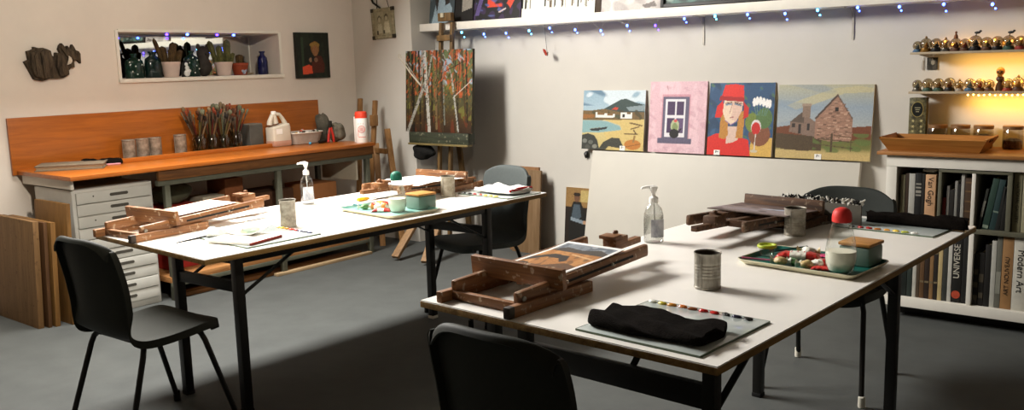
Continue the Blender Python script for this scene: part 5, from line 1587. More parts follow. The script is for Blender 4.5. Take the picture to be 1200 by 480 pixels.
P.blotch('#b0a898', 3, 1, 0.2, 0.8, 3).blotch('#4a4436', 5, 1, 0.4, 0.8, 5)
shelf_pic('grey_painting', 'streaked grey painting at the right end of the high shelf', P, -1.0, -0.3, 0.44, edge='#4a4436')

# blue fairy lights under the shelf
t = thing('fairy_lights', 'long string of blue fairy lights hanging under the high shelf', 'fairy lights', (-3.2, 5.80, SB - 0.006))
BX = [-5.147, -4.90, -4.663, -4.426, -4.222, -3.979, -3.745, -3.514, -3.278, -3.046, -2.811, -2.574, -2.314, -2.10, -1.849, -1.601, -1.352, -1.094]
BZs = [-0.020, -0.045, -0.047, -0.037, -0.026, -0.05, -0.066, -0.039, -0.05, -0.013, -0.008, -0.009, -0.018, -0.008, -0.006, -0.016, -0.016, -0.032]
pts = [(-5.6 + 3.2, 0, 0)]
for x, z in zip(BX, BZs):
    pts += [(x + 3.2 - 0.08, 0, -0.002), (x + 3.2, 0, z + 0.008), (x + 3.2 + 0.03, 0, -0.003)]
g = G(); g.tube(pts, 0.0016, 6); g.obj('wire', M_WIRE, t)
r = random.Random(2)
for i, (x, z) in enumerate(zip(BX, BZs)):
    m = M_BLUE2 if i in (8,) else (M_CYAN if i in (0, 3, 10, 13) else M_BLUE)
    g = G(); g.ball((x + 3.2, 0, z), 0.0085, (1, 1, 1.2), sub=2); g.ball((x + 3.2 + r.uniform(0.004, 0.02), 0.01, z - r.uniform(0.02, 0.04)), 0.006, sub=2); g.obj('bulb', m, t)
# butterfly
t = thing('butterfly_ornament', 'small red butterfly hanging on a thread from the high shelf', 'ornament', (-4.325, 5.90, 1.645))
g = G(); g.tube([(0.0, 0, 0.012), (-0.004, -0.01, 0.12), (-0.004, -0.02, SB - 1.645)], 0.0016, 6); g.obj('thread', mat('dark thread', '#3a3630', rough=0.9), t)
g = G(); g.ball((0, 0, 0), 0.005, (0.8, 0.8, 3.0), sub=2, rot=(0, 0.6, 0)); g.obj('body', M_INK, t)
M_WING = mat('red orange wing', '#c8442a', rough=0.7, scale=60, second='#7a1f14')
g = G(); g.prism([(0, 0), (-0.012, 0.028), (-0.034, 0.036), (-0.030, 0.012), (-0.014, -0.018), (-0.004, -0.022)], 0.002, Matrix.Rotation(PI / 2, 4, 'X') @ Matrix.Rotation(0.5, 4, 'Y')); g.obj('wing', M_WING, t)
g = G(); g.prism([(0, 0), (0.016, 0.012), (0.032, 0.006), (0.026, -0.014), (0.012, -0.024), (0.002, -0.02)], 0.002, Matrix.Rotation(PI / 2, 4, 'X') @ Matrix.Rotation(-0.6, 4, 'Y')); g.obj('wing', mat('dark wing', '#5a4038', rough=0.7), t)

# ------------------------------------------------------------------ white board and four canvases
t = thing('white_board', 'large plain white board leaning on the back wall below four paintings', 'board', (-2.87, 5.735, 0.0), (-0.20, 0, 0))
g = G(); g.box((0, 0.02, 0.452), (2.07, 0.04, 0.88), bev=0.003); g.obj('panel', mat('white board paint', '#c0bbaf', rough=0.55, var=0.025, scale=4), t)
g = G(); g.box((0, 0.055, 0.45), (2.0, 0.035, 0.80), bev=0.003); g.obj('rear_batten', M_MDF, t)
PZ, PY = 0.884, 5.915
def canvas(name, label, P, x0, x1, H, edge='#cfc7b6', tagx=None, lean=-0.11, y=PY, z=PZ, price=True):
    o = picture(name, label, 'painting', P, x1 - x0, H, 0.020, ((x0 + x1) / 2, y, z), (lean, 0, 0), edge=edge)
    if tagx is not None:
        g = G(); g.box((tagx - (x0 + x1) / 2, -0.0015, 0.017), (0.046, 0.002, 0.036)); k = g.obj('price_tag', M_PAPER, o)
        g = G(); g.box((tagx - (x0 + x1) / 2 - 0.008, -0.003, 0.022), (0.004, 0.001, 0.016)); g.box((tagx - (x0 + x1) / 2 - 0.003, -0.003, 0.029), (0.010, 0.001, 0.003)); g.box((tagx - (x0 + x1) / 2 + 0.004, -0.003, 0.022), (0.016, 0.001, 0.003)); g.obj('tag_mark', M_INK, k)
    return o
# 1 bay with cottages
P = Paint(130, 110, '#8fa4ac')
P.vgrad([(0, '#b8a468'), (0.3, '#c2b078'), (0.55, '#9db0ac'), (0.7, '#9ab0ba'), (1, '#86a0ae')], 0.05)
P.blotch('#cfd8da', 1, 2, 0.3, 0.8, 3, (0, 0.7, 1, 1)).blotch('#4e6c80', 1.5, 2, 0.6, 0.8, 6, (0, 0.74, 1, 1))
P.poly([(0.3, 0.66), (0.5, 0.78), (0.62, 0.85), (0.70, 0.86), (0.85, 0.80), (1, 0.76), (1, 0.62), (0.3, 0.62)], '#33423e', 0.15).poly([(0.7, 0.72), (1, 0.76), (1, 0.66), (0.75, 0.66)], '#7c8a8c', 0.1)
P.poly([(0, 0.66), (0.15, 0.66), (0.35, 0.69), (0.6, 0.64), (1, 0.64), (1, 0.5), (0, 0.5)], '#6a5430', 0.2).blotch('#3f3a1e', 5, 4, 0.4, 0.8, 8, (0, 0.52, 1, 0.68)).poly([(0, 0.6), (0.2, 0.6), (0.2, 0.54), (0, 0.52)], '#8a5a28', 0.2)
P.poly([(0.47, 0.68), (0.53, 0.72), (0.58, 0.71), (0.56, 0.67)], '#b03a24', 0.1)
for x0, x1, z0, z1 in ((0.21, 0.24, 0.54, 0.63), (0.24, 0.36, 0.54, 0.585), (0.36, 0.40, 0.54, 0.61), (0.40, 0.5, 0.54, 0.58), (0.50, 0.53, 0.55, 0.6), (0.62, 0.72, 0.53, 0.63), (0.72, 0.78, 0.53, 0.60), (0.78, 0.80, 0.53, 0.63)):
    P.rect(x0, z0, x1, z1, '#dcdad0', 0.06)
P.rect(0.65, 0.55, 0.69, 0.6, '#2a2620').poly([(0.24, 0.585), (0.36, 0.585), (0.34, 0.625), (0.25, 0.625)], '#7a5a34').poly([(0.40, 0.58), (0.5, 0.58), (0.49, 0.615), (0.41, 0.615)], '#7a5a34').poly([(0.53, 0.54), (0.62, 0.54), (0.6, 0.6), (0.54, 0.6)], '#4a4a34')
P.poly([(0, 0.49), (0.4, 0.48), (0.62, 0.40), (0.64, 0.34), (0.3, 0.29), (0, 0.28)], '#7fa0a0', 0.08).poly([(0.35, 0.50), (1, 0.52), (1, 0.0), (0.55, 0.0), (0.35, 0.28), (0.66, 0.34), (0.62, 0.42)], '#c4ac6c', 0.1)
P.line((0.78, 0.46), (0.96, 0.42), 0.025, '#6a5230').line((0.80, 0.36), (0.92, 0.40), 0.02, '#6a5230').line((0.70, 0.28), (0.90, 0.28), 0.02, '#5a4428').line((0.88, 0.28), (0.84, 0.34), 0.02, '#5a4428')
P.poly([(0.12, 0.34), (0.16, 0.31), (0.28, 0.31), (0.30, 0.37)], '#22282a', 0.1).poly([(0.26, 0.36), (0.30, 0.33), (0.40, 0.35), (0.42, 0.39)], '#2a2c28', 0.1).line((0.12, 0.345), (0.30, 0.375), 0.008, '#8a8a7a')
P.poly([(0, 0.0), (0, 0.24), (0.1, 0.27), (0.2, 0.24), (0.26, 0.16), (0.3, 0.0)], '#33342e', 0.25).poly([(0.28, 0.0), (0.36, 0.13), (0.5, 0.21), (0.62, 0.20), (0.68, 0.08), (0.66, 0.03), (0.45, 0.06), (0.4, 0.0)], '#3a3a30', 0.25)
for cx, cy, rx, c in ((0.05, 0.14, 0.04, '#6e7068'), (0.15, 0.12, 0.04, '#5a5c54'), (0.22, 0.05, 0.04, '#7a7a6e'), (0.10, 0.04, 0.04, '#4a4a42')):
    P.ell(cx, cy, rx, rx * 0.9, c, 0.15)
P.ell(0.83, 0.10, 0.13, 0.085, '#b0702e', 0.12).line((0.84, 0.15), (0.86, 0.24), 0.03, '#8a6a3a').line((0.72, 0.06), (0.96, 0.12), 0.008, '#5a3a18')
canvas('seaside_painting', 'painting of white cottages on a bay below a dark hill', P, -4.015, -3.452, 0.462, tagx=-3.635, edge='#b5ae9c')
# 2 pink wall
P = Paint(110, 120, '#cfaab0')
P.blotch('#dcbcc0', 2, 2, 0.2, 0.6, 3).blotch('#b98d96', 4, 4, 0.7, 0.5, 6)
r = random.Random(3)
for k in range(36):
    x, y = r.random(), r.random()
    P.line((x, y), (x + r.uniform(.03, .12), y + r.uniform(-.02, .02)), 0.005, '#b8909a', 0.1, a=0.6)
P.line((0.32, 0.88), (0.30, 0.94), 0.012, '#8a5a58', a=0.7)
P.rect(0.22, 0.20, 0.72, 0.82, '#b06a78', 0.2, a=0.6).rect(0.24, 0.20, 0.70, 0.79, '#5a5468', 0.15).rect(0.29, 0.22, 0.64, 0.75, '#d6d2d4', 0.04)
for x0, x1 in ((0.325, 0.455), (0.49, 0.61)):
    for z0, z1 in ((0.53, 0.72), (0.28, 0.49)):
        P.rect(x0, z0, x1, z1, '#43304f', 0.2)
P.rect(0.5, 0.3, 0.6, 0.49, '#5d4a6a', 0.2).rect(0.17, 0.13, 0.77, 0.205, '#5a5468', 0.15)
P.ell(0.47, 0.38, 0.075, 0.09, '#a8ac88', 0.15).ell(0.47, 0.36, 0.05, 0.06, '#7d8a5a', 0.15).ell(0.475, 0.45, 0.03, 0.022, '#c44a4a', 0.1).ell(0.46, 0.27, 0.085, 0.065, '#1c1a1a', 0.1).line((0.53, 0.28), (0.58, 0.34), 0.02, '#1c1a1a')
canvas('window_painting', 'painting of a white sash window with a cactus in a pink wall', P, -3.412, -2.945, 0.525, edge='#c8a8ac')
# 3 red hat
P = Paint(120, 126, '#2c4a6a')
P.blotch('#3a5c7c', 2, 2, 0.3, 0.7, 3).blotch('#22384f', 3, 2, 0.6, 0.7, 6).blotch('#4a6a4a', 5, 5, 1.0, 0.8, 8)
P.poly([(0.66, 0.0), (1, 0.0), (1, 0.26), (0.68, 0.22)], '#c8a050', 0.12)
P.ell(0.80, 0.30, 0.16, 0.16, '#7a4a30', 0.15).ell(0.68, 0.46, 0.10, 0.13, '#6a7a34', 0.2).ell(0.86, 0.52, 0.12, 0.14, '#4f6a3c', 0.2)
for k, x in enumerate((0.70, 0.74, 0.79, 0.84, 0.89, 0.93)):
    P.line((x * 0.6 + 0.32, 0.56), (x, 0.70), 0.012, '#5a7a6a').ell(x, 0.735 + 0.02 * math.sin(k), 0.026, 0.06, '#e6e2dc', 0.05)
P.poly([(0, 0.0), (0, 0.24), (0.14, 0.30), (0.45, 0.27), (0.64, 0.22), (0.68, 0.0)], '#c8281e', 0.08)
P.poly([(0.30, 0.16), (0.28, 0.40), (0.46, 0.40), (0.48, 0.22), (0.40, 0.18)], '#cdb0a0', 0.08)
P.poly([(0.18, 0.24), (0.20, 0.62), (0.30, 0.66), (0.32, 0.28), (0.27, 0.22)], '#b07a34', 0.2).poly([(0.44, 0.24), (0.48, 0.60), (0.57, 0.62), (0.55, 0.24)], '#b07a34', 0.2)
P.poly([(0.10, 0.52), (0.13, 0.68), (0.22, 0.76), (0.24, 0.60), (0.20, 0.52)], '#c8281e', 0.1).poly([(0.52, 0.76), (0.62, 0.66), (0.62, 0.54), (0.54, 0.50), (0.55, 0.66)], '#b8221a', 0.1)
P.poly([(0.24, 0.76), (0.22, 0.60), (0.27, 0.48), (0.36, 0.42), (0.44, 0.47), (0.52, 0.62), (0.53, 0.76)], '#dcc4aa', 0.06).poly([(0.38, 0.76), (0.36, 0.5), (0.44, 0.47), (0.52, 0.62), (0.53, 0.76)], '#cfae9c', 0.06)
P.line((0.26, 0.72), (0.36, 0.735), 0.014, '#7a5a4a').line((0.40, 0.735), (0.51, 0.715), 0.014, '#7a5a4a').line((0.27, 0.70), (0.35, 0.71), 0.026, '#8494a4').line((0.41, 0.71), (0.50, 0.69), 0.022, '#6a7a8a').line((0.27, 0.705), (0.35, 0.72), 0.008, '#22262a').line((0.41, 0.72), (0.50, 0.70), 0.008, '#22262a').line((0.37, 0.72), (0.33, 0.58), 0.012, '#a87a74').line((0.34, 0.52), (0.39, 0.53), 0.014, '#9a5a5a')
P.line((0.27, 0.48), (0.36, 0.42), 0.012, '#8a6a8a').line((0.36, 0.42), (0.46, 0.48), 0.014, '#7a5a8a')
P.poly([(0.18, 0.77), (0.54, 0.75), (0.53, 0.96), (0.40, 0.985), (0.24, 0.97)], '#cf2a20', 0.06).poly([(0.16, 0.76), (0.54, 0.74), (0.545, 0.80), (0.17, 0.82)], '#9a1a18', 0.1)
P.ell(0.745, 0.40, 0.075, 0.10, '#d0c8c4', 0.05).ell(0.745, 0.38, 0.066, 0.085, '#b8241e', 0.08).line((0.745, 0.30), (0.735, 0.08), 0.014, '#c8bfb4').ell(0.73, 0.07, 0.055, 0.02, '#c0b49a', 0.05)
canvas('portrait_painting', 'painting of a figure in a red hat beside a glass of red wine', P, -2.925, -2.437, 0.512, tagx=-2.845, edge='#a89c8c')
# 4 stone barn
P = Paint(140, 108, '#8f9aa0')
P.vgrad([(0, '#b8a470'), (0.10, '#b09c64'), (0.16, '#6a6a34'), (0.34, '#5a5a30'), (0.36, '#a3a5a0'), (0.7, '#8a98a2'), (1, '#a8a48a')], 0.06)
P.poly([(0.1, 0.72), (0.3, 0.82), (0.6, 0.95), (0.85, 0.98), (1, 0.95), (1, 0.90), (0.7, 0.88), (0.4, 0.74), (0.2, 0.66)], '#bdb182', 0.08, 0.6).blotch('#76899a', 1, 2, 0.5, 0.4, 6, (0, 0.42, 1, 1))
P.poly([(0, 0.42), (0.2, 0.46), (0.42, 0.46), (0.6, 0.42), (1, 0.46), (1, 0.26), (0, 0.28)], '#6a3a20', 0.12)
P.poly([(0, 0.34), (0.5, 0.30), (0.5, 0.12), (0.2, 0.10), (0, 0.14)], '#4a3a24', 0.2).blotch('#5a6a34', 5, 4, 0.2, 0.8, 9, (0.4, 0.10, 1, 0.36)).poly([(0, 0.0), (1, 0.0), (1, 0.08), (0.5, 0.10), (0, 0.12)], '#b8a068', 0.12)
P.poly([(0.14, 0.36), (0.15, 0.50), (0.28, 0.62), (0.42, 0.50), (0.43, 0.30), (0.30, 0.32)], '#7a6456', 0.15).poly([(0.15, 0.50), (0.27, 0.63), (0.30, 0.62), (0.30, 0.48)], '#54463a', 0.15).rect(0.275, 0.56, 0.36, 0.73, '#7f6a5a', 0.15).rect(0.265, 0.71, 0.37, 0.745, '#94806e', 0.1).rect(0.33, 0.38, 0.36, 0.48, '#2a2420').rect(0.24, 0.34, 0.27, 0.47, '#2e2620').rect(0.17, 0.42, 0.2, 0.48, '#2e2620')
P.poly([(0.42, 0.28), (0.42, 0.54), (0.635, 0.86), (0.80, 0.54), (0.80, 0.26), (0.6, 0.24)], '#94705c', 0.12).line((0.42, 0.55), (0.635, 0.86), 0.022, '#4f3e34').line((0.635, 0.86), (0.80, 0.55), 0.014, '#5e4a3c')
r = random.Random(5)
for k in range(150):
    x, y = r.uniform(0.44, 0.78), r.uniform(0.28, 0.8)
    if abs(x - 0.635) / 0.19 + (y - 0.5) / 0.36 < 1.0:
        P.line((x, y), (x + 0.025, y), 0.012, r.choice(['#a8826a', '#7a5c4a', '#b8947c', '#6a5040']), 0.1)
P.rect(0.62, 0.64, 0.65, 0.70, '#2a221e').line((0.60, 0.12), (0.60, 0.34), 0.025, '#4a3a26').line((0.46, 0.28), (0.82, 0.24), 0.012, '#4f4028').line((0.46, 0.20), (0.82, 0.16), 0.012, '#4f4028').line((0.80, 0.12), (0.80, 0.28), 0.012, '#4f4028').line((0.62, 0.33), (0.80, 0.30), 0.010, '#4f4028')
canvas('barn_painting', 'painting of a ruined stone barn and cottage under a cloudy sky', P, -2.412, -1.778, 0.496, tagx=-2.115, edge='#b8a880')

# narrow painting on the floor left of the board
P = Paint(50, 100, '#231a12')
P.rect(0, 0.72, 1, 1, '#8a6a3e', 0.2).rect(0.62, 0.80, 0.98, 0.96, '#b09a60', 0.15)
P.poly([(0.18, 0.2), (0.15, 0.62), (0.32, 0.80), (0.62, 0.80), (0.85, 0.6), (0.9, 0.2)], '#1c1a16', 0.2).poly([(0.25, 0.55), (0.34, 0.76), (0.58, 0.76), (0.66, 0.58), (0.5, 0.5)], '#46525a', 0.15).ell(0.46, 0.86, 0.12, 0.07, '#6a4a34', 0.15).ell(0.46, 0.90, 0.14, 0.03, '#2a1f16')
P.line((0.25, 0.54), (0.75, 0.50), 0.05, '#7d8a92').ell(0.8, 0.50, 0.07, 0.025, '#b08a6a')
P.ell(0.15, 0.10, 0.12, 0.08, '#a86a74', 0.15).ell(0.5, 0.08, 0.14, 0.10, '#b08a3a', 0.15).ell(0.78, 0.20, 0.16, 0.09, '#b07a80', 0.15)
picture('narrow_painting', 'narrow unframed painting of a dark seated figure standing on the floor', 'painting', P, 0.24, 0.56, 0.012, (-4.085, 5.915, 0.0), (-0.09, 0, 0), edge='#cfc4ae')
g = G(); g.ball((0, 0, 0), 0.02, (0.9, 0.7, 1.4), rough=0.25, sub=3); tag(g.obj('dark_hook', M_BLACK, None, (-4.0, 5.965, 0.83)), 'small dark hook on the wall under the seaside painting', 'hook')
# brown boards behind the far chair
def wall_board(label, m, x0, x1, y, h, th, lean=-0.07):
    g = G(); g.box((0, th / 2, h / 2), (x1 - x0, th, h), bev=0.002)
    return tag(g.obj('wooden_board', m, None, ((x0 + x1) / 2, y, 0), (lean, 0, 0)), label, 'board')
wall_board('brown board leaning on the back wall behind the far grey chair', wood('tan board', '#946c46', '#754f2e', axis='Z', rough=0.7), -4.72, -4.43, 5.845, 0.715, 0.022)
wall_board('thicker pale-edged board leaning next to the brown one behind the grey chair', wood('pale board', '#84694a', '#664c2e', axis='Z', rough=0.7), -4.66, -4.375, 5.80, 0.695, 0.022)

# ------------------------------------------------------------------ bookcase
KX0, KX1, KY0, KY1 = -1.555, -0.64, 5.50, 5.975
t = thing('bookcase', 'low white bookcase with a wooden top against the back wall', 'bookcase', (-1.1, 5.74, 0))
off = Vector((-1.1, 5.74, 0))
M_GREY = mat('olive grey unit paint', '#5f5d4c', rough=0.6, var=0.08)
part('top_board', wood('bookcase top wood', '#a87440', '#875628', axis='X', rough=0.5), (KX0 - 0.05, KY0 - 0.03, 0.980), (KX1 + 0.02, KY1, 1.000))
part('fascia', M_WHITE, (KX0, KY0 - 0.002, 0.911), (KX1, KY0 + 0.02, 0.980))
part('fascia', M_WHITE, (KX0, KY0 + 0.021, 0.911), (KX0 + 0.02, KY1, 0.980))
part('side_panel', M_WHITE, (KX0, KY0, 0.131), (KX0 + 0.06, KY1, 0.911))
part('side_panel', M_WHITE, (KX1 - 0.06, KY0, 0.131), (KX1, KY1, 0.911))
part('back_panel', mat('brown back panel', '#4a3c2a', rough=0.8), (KX0 + 0.06, KY1 - 0.015, 0.09), (KX1 - 0.06, KY1, 0.975))
part('bottom_board', M_WHITE, (KX0, KY0 - 0.005, 0.072), (KX1, KY1 - 0.015, 0.130))
part('plinth', M_BLACK, (KX0 + 0.05, KY0 + 0.12, 0.0), (KX1 - 0.05, KY1 - 0.03, 0.072))
part('middle_shelf', M_GREY, (KX0 + 0.06, KY0 + 0.004, 0.548), (KX1 - 0.06, KY1 - 0.015, 0.575))
part('upright', M_GREY, (-1.268, KY0 + 0.006, 0.575), (-1.250, KY1 - 0.015, 0.900))
part('unit_top', M_GREY, (-1.268, KY0 + 0.006, 0.890), (-0.890, KY1 - 0.015, 0.908))
part('upright', M_WHITE, (-1.092, KY0 + 0.002, 0.575), (-1.072, KY1 - 0.015, 0.890))
part('upright', M_WHITE, (-1.092, KY0 + 0.002, 0.130), (-1.066, KY1 - 0.015, 0.548))
part('upright', M_GREY, (-0.915, KY0 + 0.006, 0.575), (-0.890, KY1 - 0.015, 0.890))

M_PAGES = mat('book pages', '#b9ae92', rough=0.95, var=0.1, stretch=(40, 1, 1))
def book(label, x0, w, h, color, z, title=None, tcol='#15130f', flip=False, tilt=0.0, d=0.24, y=None, tsize=None, band=None, group=None, tsx=1.0, tz=None):
    y = KY0 + 0.03 if y is None else y
    t = thing('book', label, 'book', (x0 + w / 2, y, z), (0, tilt, 0), group)
    m = mat('book cloth ' + color, color, rough=0.6, var=0.10, scale=18)
    c = max(0.0022, w * 0.07)
    g = G()
    g.box((-w / 2 + c / 2, d / 2, h / 2), (c, d, h)); g.box((w / 2 - c / 2, d / 2, h / 2), (c, d, h)); g.box((0, 0.0022, h / 2), (w, 0.0045, h), bev=0.0012)
    g.obj('cover', m, t)
    g = G(); g.box((0, d / 2 + 0.001, h / 2), (w - 2 * c, d - 0.008, h - 0.008)); g.obj('pages', M_PAGES, t)
    if band:
        for (z0, z1, bc) in band:
            g = G(); g.box((0, -0.0006, h * (z0 + z1) / 2), (w * 0.9, 0.001, h * (z1 - z0))); g.obj('spine_band', mat('spine band ' + bc, bc, rough=0.6, var=0.08), t)
    if title:
        s = tsize or w * 0.75
        lettering(title, s, mat('title ink ' + tcol, tcol, rough=0.6, var=0), t, (0, -0.0012, tz if tz is not None else h * 0.52), (PI / 2, (PI / 2 if not flip else -PI / 2), 0), 'spine_title', sx=tsx)
    return t
zu, zl = 0.575, 0.130
# upper left bay
book('olive cream book, first on the upper bookcase shelf', -1.478, 0.024, 0.285, '#8a8468', zu)
book('brown book second on the upper bookcase shelf', -1.450, 0.016, 0.295, '#3a2a1c', zu)
book('pale grey book third on the upper bookcase shelf', -1.432, 0.033, 0.295, '#a6a39a', zu)
book('black book with white spine text left of the tan art book', -1.396, 0.034, 0.300, '#161412', zu, band=[(0.55, 0.58, '#8a857a'), (0.61, 0.66, '#8a857a'), (0.70, 0.73, '#8a857a'), (0.77, 0.80, '#8a857a')])
book('thin black book touching the tan art book', -1.360, 0.015, 0.298, '#1a1713', zu)
book('broad tan art book reading downward in black letters', -1.342, 0.056, 0.295, '#c09670', zu, 'Van Gogh', '#1a130c', tsize=0.042, tz=0.195)
# grey unit, left half
book('short red book in the grey unit', -1.246, 0.018, 0.165, '#7a2018', zu)
book('thin grey book beside the short red one', -1.225, 0.013, 0.235, '#8d8a82', zu)
book('dark slim book between two grey ones in the grey unit', -1.209, 0.022, 0.215, '#1f1b17', zu)
book('slim grey book with the taller spine in the grey unit', -1.183, 0.014, 0.265, '#7d7b74', zu)
book('black slim book before the light grey binder', -1.166, 0.012, 0.25, '#181512', zu)
book('light grey speckled binder in the grey unit', -1.151, 0.016, 0.308, '#96948c', zu)
book('brown leather volume with raised bands in the grey unit', -1.131, 0.036, 0.285, '#3c2a1a', zu, band=[(0.12, 0.15, '#5d452a'), (0.32, 0.35, '#5d452a'), (0.52, 0.55, '#5d452a'), (0.72, 0.75, '#5d452a'), (0.9, 0.93, '#5d452a')])
# grey unit, right half: leaning green books
book('thin dark book leaning first in the green group', -1.058, 0.013, 0.235, '#2a2c26', zu, tilt=0.16, band=[(0.3, 0.7, '#7d7c70')])
book('green leaning book, widest of the green group', -1.036, 0.032, 0.295, '#243a30', zu, tilt=0.16, band=[(0.03, 0.09, '#7d8a78')])
book('blue-green leaning book in the middle of the green group', -0.999, 0.030, 0.290, '#1f3434', zu, tilt=0.15, band=[(0.35, 0.38, '#6a7a6e')])
book('dark leaning book at the right of the green group', -0.970, 0.022, 0.250, '#1a1a17', zu, tilt=0.13)
book('black leaning book against the right side of the grey unit', -0.944, 0.020, 0.24, '#15130f', zu, tilt=0.07)
# upper right
book('tall grey-cream book with dark capitals, right of the grey unit', -0.886, 0.040, 0.325, '#8a8468', zu, 'NATIONAL GALLERY', '#3a3626', tsize=0.024, tz=0.165)
book('plain grey-cream book next to the one with dark capitals', -0.842, 0.030, 0.32, '#9a9478', zu)
book('dark brown book at the right end of the upper shelf', -0.808, 0.045, 0.30, '#2f2419', zu)
# lower left bay
for (lb, x0, w, h, c) in (('black book at the left end of the lower shelf', -1.485, 0.030, 0.36, '#191714'), ('black-green book second on the lower shelf', -1.452, 0.028, 0.37, '#1b211c'),
                          ('dark green book before the thin white one on the lower shelf', -1.421, 0.027, 0.36, '#27302a'), ('thin white book on the lower shelf', -1.391, 0.020, 0.38, '#b5b2a6'),
                          ('dark grey-brown book after the thin white one', -1.369, 0.016, 0.38, '#4a3c2c'), ('brown book on the lower shelf, left of two dark ones', -1.351, 0.024, 0.385, '#5a4026'),
                          ('blackish brown book on the lower shelf before the tan one', -1.325, 0.026, 0.385, '#2a1d14'), ('tan brown book on the lower shelf', -1.297, 0.020, 0.39, '#80603c'),
                          ('dark book between the tan and the cream one', -1.275, 0.022, 0.39, '#221a14'), ('cream book on the lower shelf', -1.251, 0.022, 0.39, '#b09c6e'),
                          ('dark slate book after the cream one', -1.227, 0.026, 0.40, '#33342f'), ('white book touching the large black one with capitals', -1.199, 0.020, 0.41, '#b5b2a8')):
    b = (('#b5a988', 0.1) if False else None)
    book(lb, x0, w, h, c, zl, band=[(0.25, 0.28, '#6e6046'), (0.7, 0.74, '#6e6046')] if c in ('#5a4026', '#2a1d14', '#80603c', '#221a14') else None)
t = book('large black book with white capitals and an orange-red disc', -1.177, 0.050, 0.41, '#14120f', zl, 'UNIVERSE', '#bfb9aa', flip=True, tsize=0.046, tz=0.245)
g = G(); g.lathe([(0, 0), (0.0235, 0), (0.0235, 0.0012), (0, 0.0012)], c=(0, -0.0002, 0.048), axis=(0, -1, 0), seg=28); g.obj('orange_disc', mat('orange red print', '#b8492c', rough=0.6, scale=40, second='#8f3320'), t)
book('plain black book at the right of the disc book', -1.124, 0.028, 0.40, '#12110f', zl)
# lower right bay
book('black patterned book first right of the lower divider', -1.064, 0.026, 0.30, '#1f1b16', zl, band=[(0.1, 0.2, '#4a4234'), (0.35, 0.45, '#4a4234'), (0.6, 0.7, '#4a4234')])
book('second black patterned book right of the lower divider', -1.036, 0.026, 0.31, '#1a1713', zl, band=[(0.15, 0.25, '#4a4234'), (0.45, 0.6, '#4a4234')])
book('tall black book behind the patterned ones', -1.008, 0.030, 0.36, '#15130f', zl)
book('white book on the lower shelf before the marbled one', -0.976, 0.024, 0.385, '#a8a69c', zl)
book('grey marbled book left of the tan book with capitals', -0.950, 0.026, 0.42, '#5d5c52', zl, band=[(0.2, 0.5, '#7d7c70')])
book('tan brown book with dark capitals reading upward', -0.922, 0.054, 0.415, '#8f6a42', zl, 'ART NOUVEAU', '#2a1d10', flip=True, tsize=0.032, tz=0.19)
book('broad white book with bold black title reading downward', -0.866, 0.072, 0.42, '#b9b5a8', zl, 'Modern Art', '#15130f', tsize=0.050, tz=0.225)
book('dark book at the right end of the lower shelf', -0.790, 0.05, 0.40, '#231d17', zl)
# crumpled paper on top of the books
g = G(); g.ball((0, 0, 0), 0.03, (1.4, 1.6, 0.55), rough=0.15, sub=3); tag(g.obj('crumpled_paper', M_PAPER, None, (-1.33, 5.60, 0.889)), 'crumpled white paper lying on top of the tan art book', 'paper')

# wooden tray on the bookcase
t = thing('wooden_tray', 'orange-brown wooden tray with sloping sides on the bookcase', 'tray', (-1.315, 5.66, 1.0), 0.0)
M_TRAYW = wood('tray wood', '#b07838', '#8f5c26', axis='X', rough=0.5)
def frustum_side(a0, a1, b0, b1, th):
    pass
W0, D0, W1, D1, HH = 0.49, 0.24, 0.575, 0.33, 0.082
g = G(); g.box((0, 0, 0.006), (W0, D0, 0.010)); g.obj('tray_base', M_TRAYW, t)
def side(pts, th, parent, name, hole=False):
    n = (Vector(pts[1]) - Vector(pts[0])).cross(Vector(pts[3]) - Vector(pts[0])).normalized()
    g = G()
    vs = [g.bm.verts.new(Vector(p)) for p in pts]
    g.bm.faces.new(vs)
    g.solid(th)
    return g.obj(name, M_TRAYW, parent)
c0 = [(-W0 / 2, -D0 / 2, 0.001), (W0 / 2, -D0 / 2, 0.001), (W0 / 2, D0 / 2, 0.001), (-W0 / 2, D0 / 2, 0.001)]
c1 = [(-W1 / 2, -D1 / 2, HH - 0.008), (W1 / 2, -D1 / 2, HH - 0.008), (W1 / 2, D1 / 2, HH - 0.008), (-W1 / 2, D1 / 2, HH - 0.008)]
side([c0[0], c0[1], c1[1], c1[0]], 0.009, t, 'long_side')
side([c0[2], c0[3], c1[3], c1[2]], 0.009, t, 'long_side')
for k, (i, j) in enumerate(((1, 2), (3, 0))):
    e = side([c0[i], c0[j], Vector(c1[j]) + Vector((0, 0, 0.007)), Vector(c1[i]) + Vector((0, 0, 0.007))], 0.009, t, 'end_side')
    s = 1 if k == 0 else -1
    g = G(); g.box((s * (W0 / 2 + 0.034), 0, 0.066), (0.012, 0.09, 0.018), rot=(0, s * 0.5, 0), bev=0.006); g.obj('hand_hole', mat('shadowed hole', '#4a2a12', rough=0.8), e)
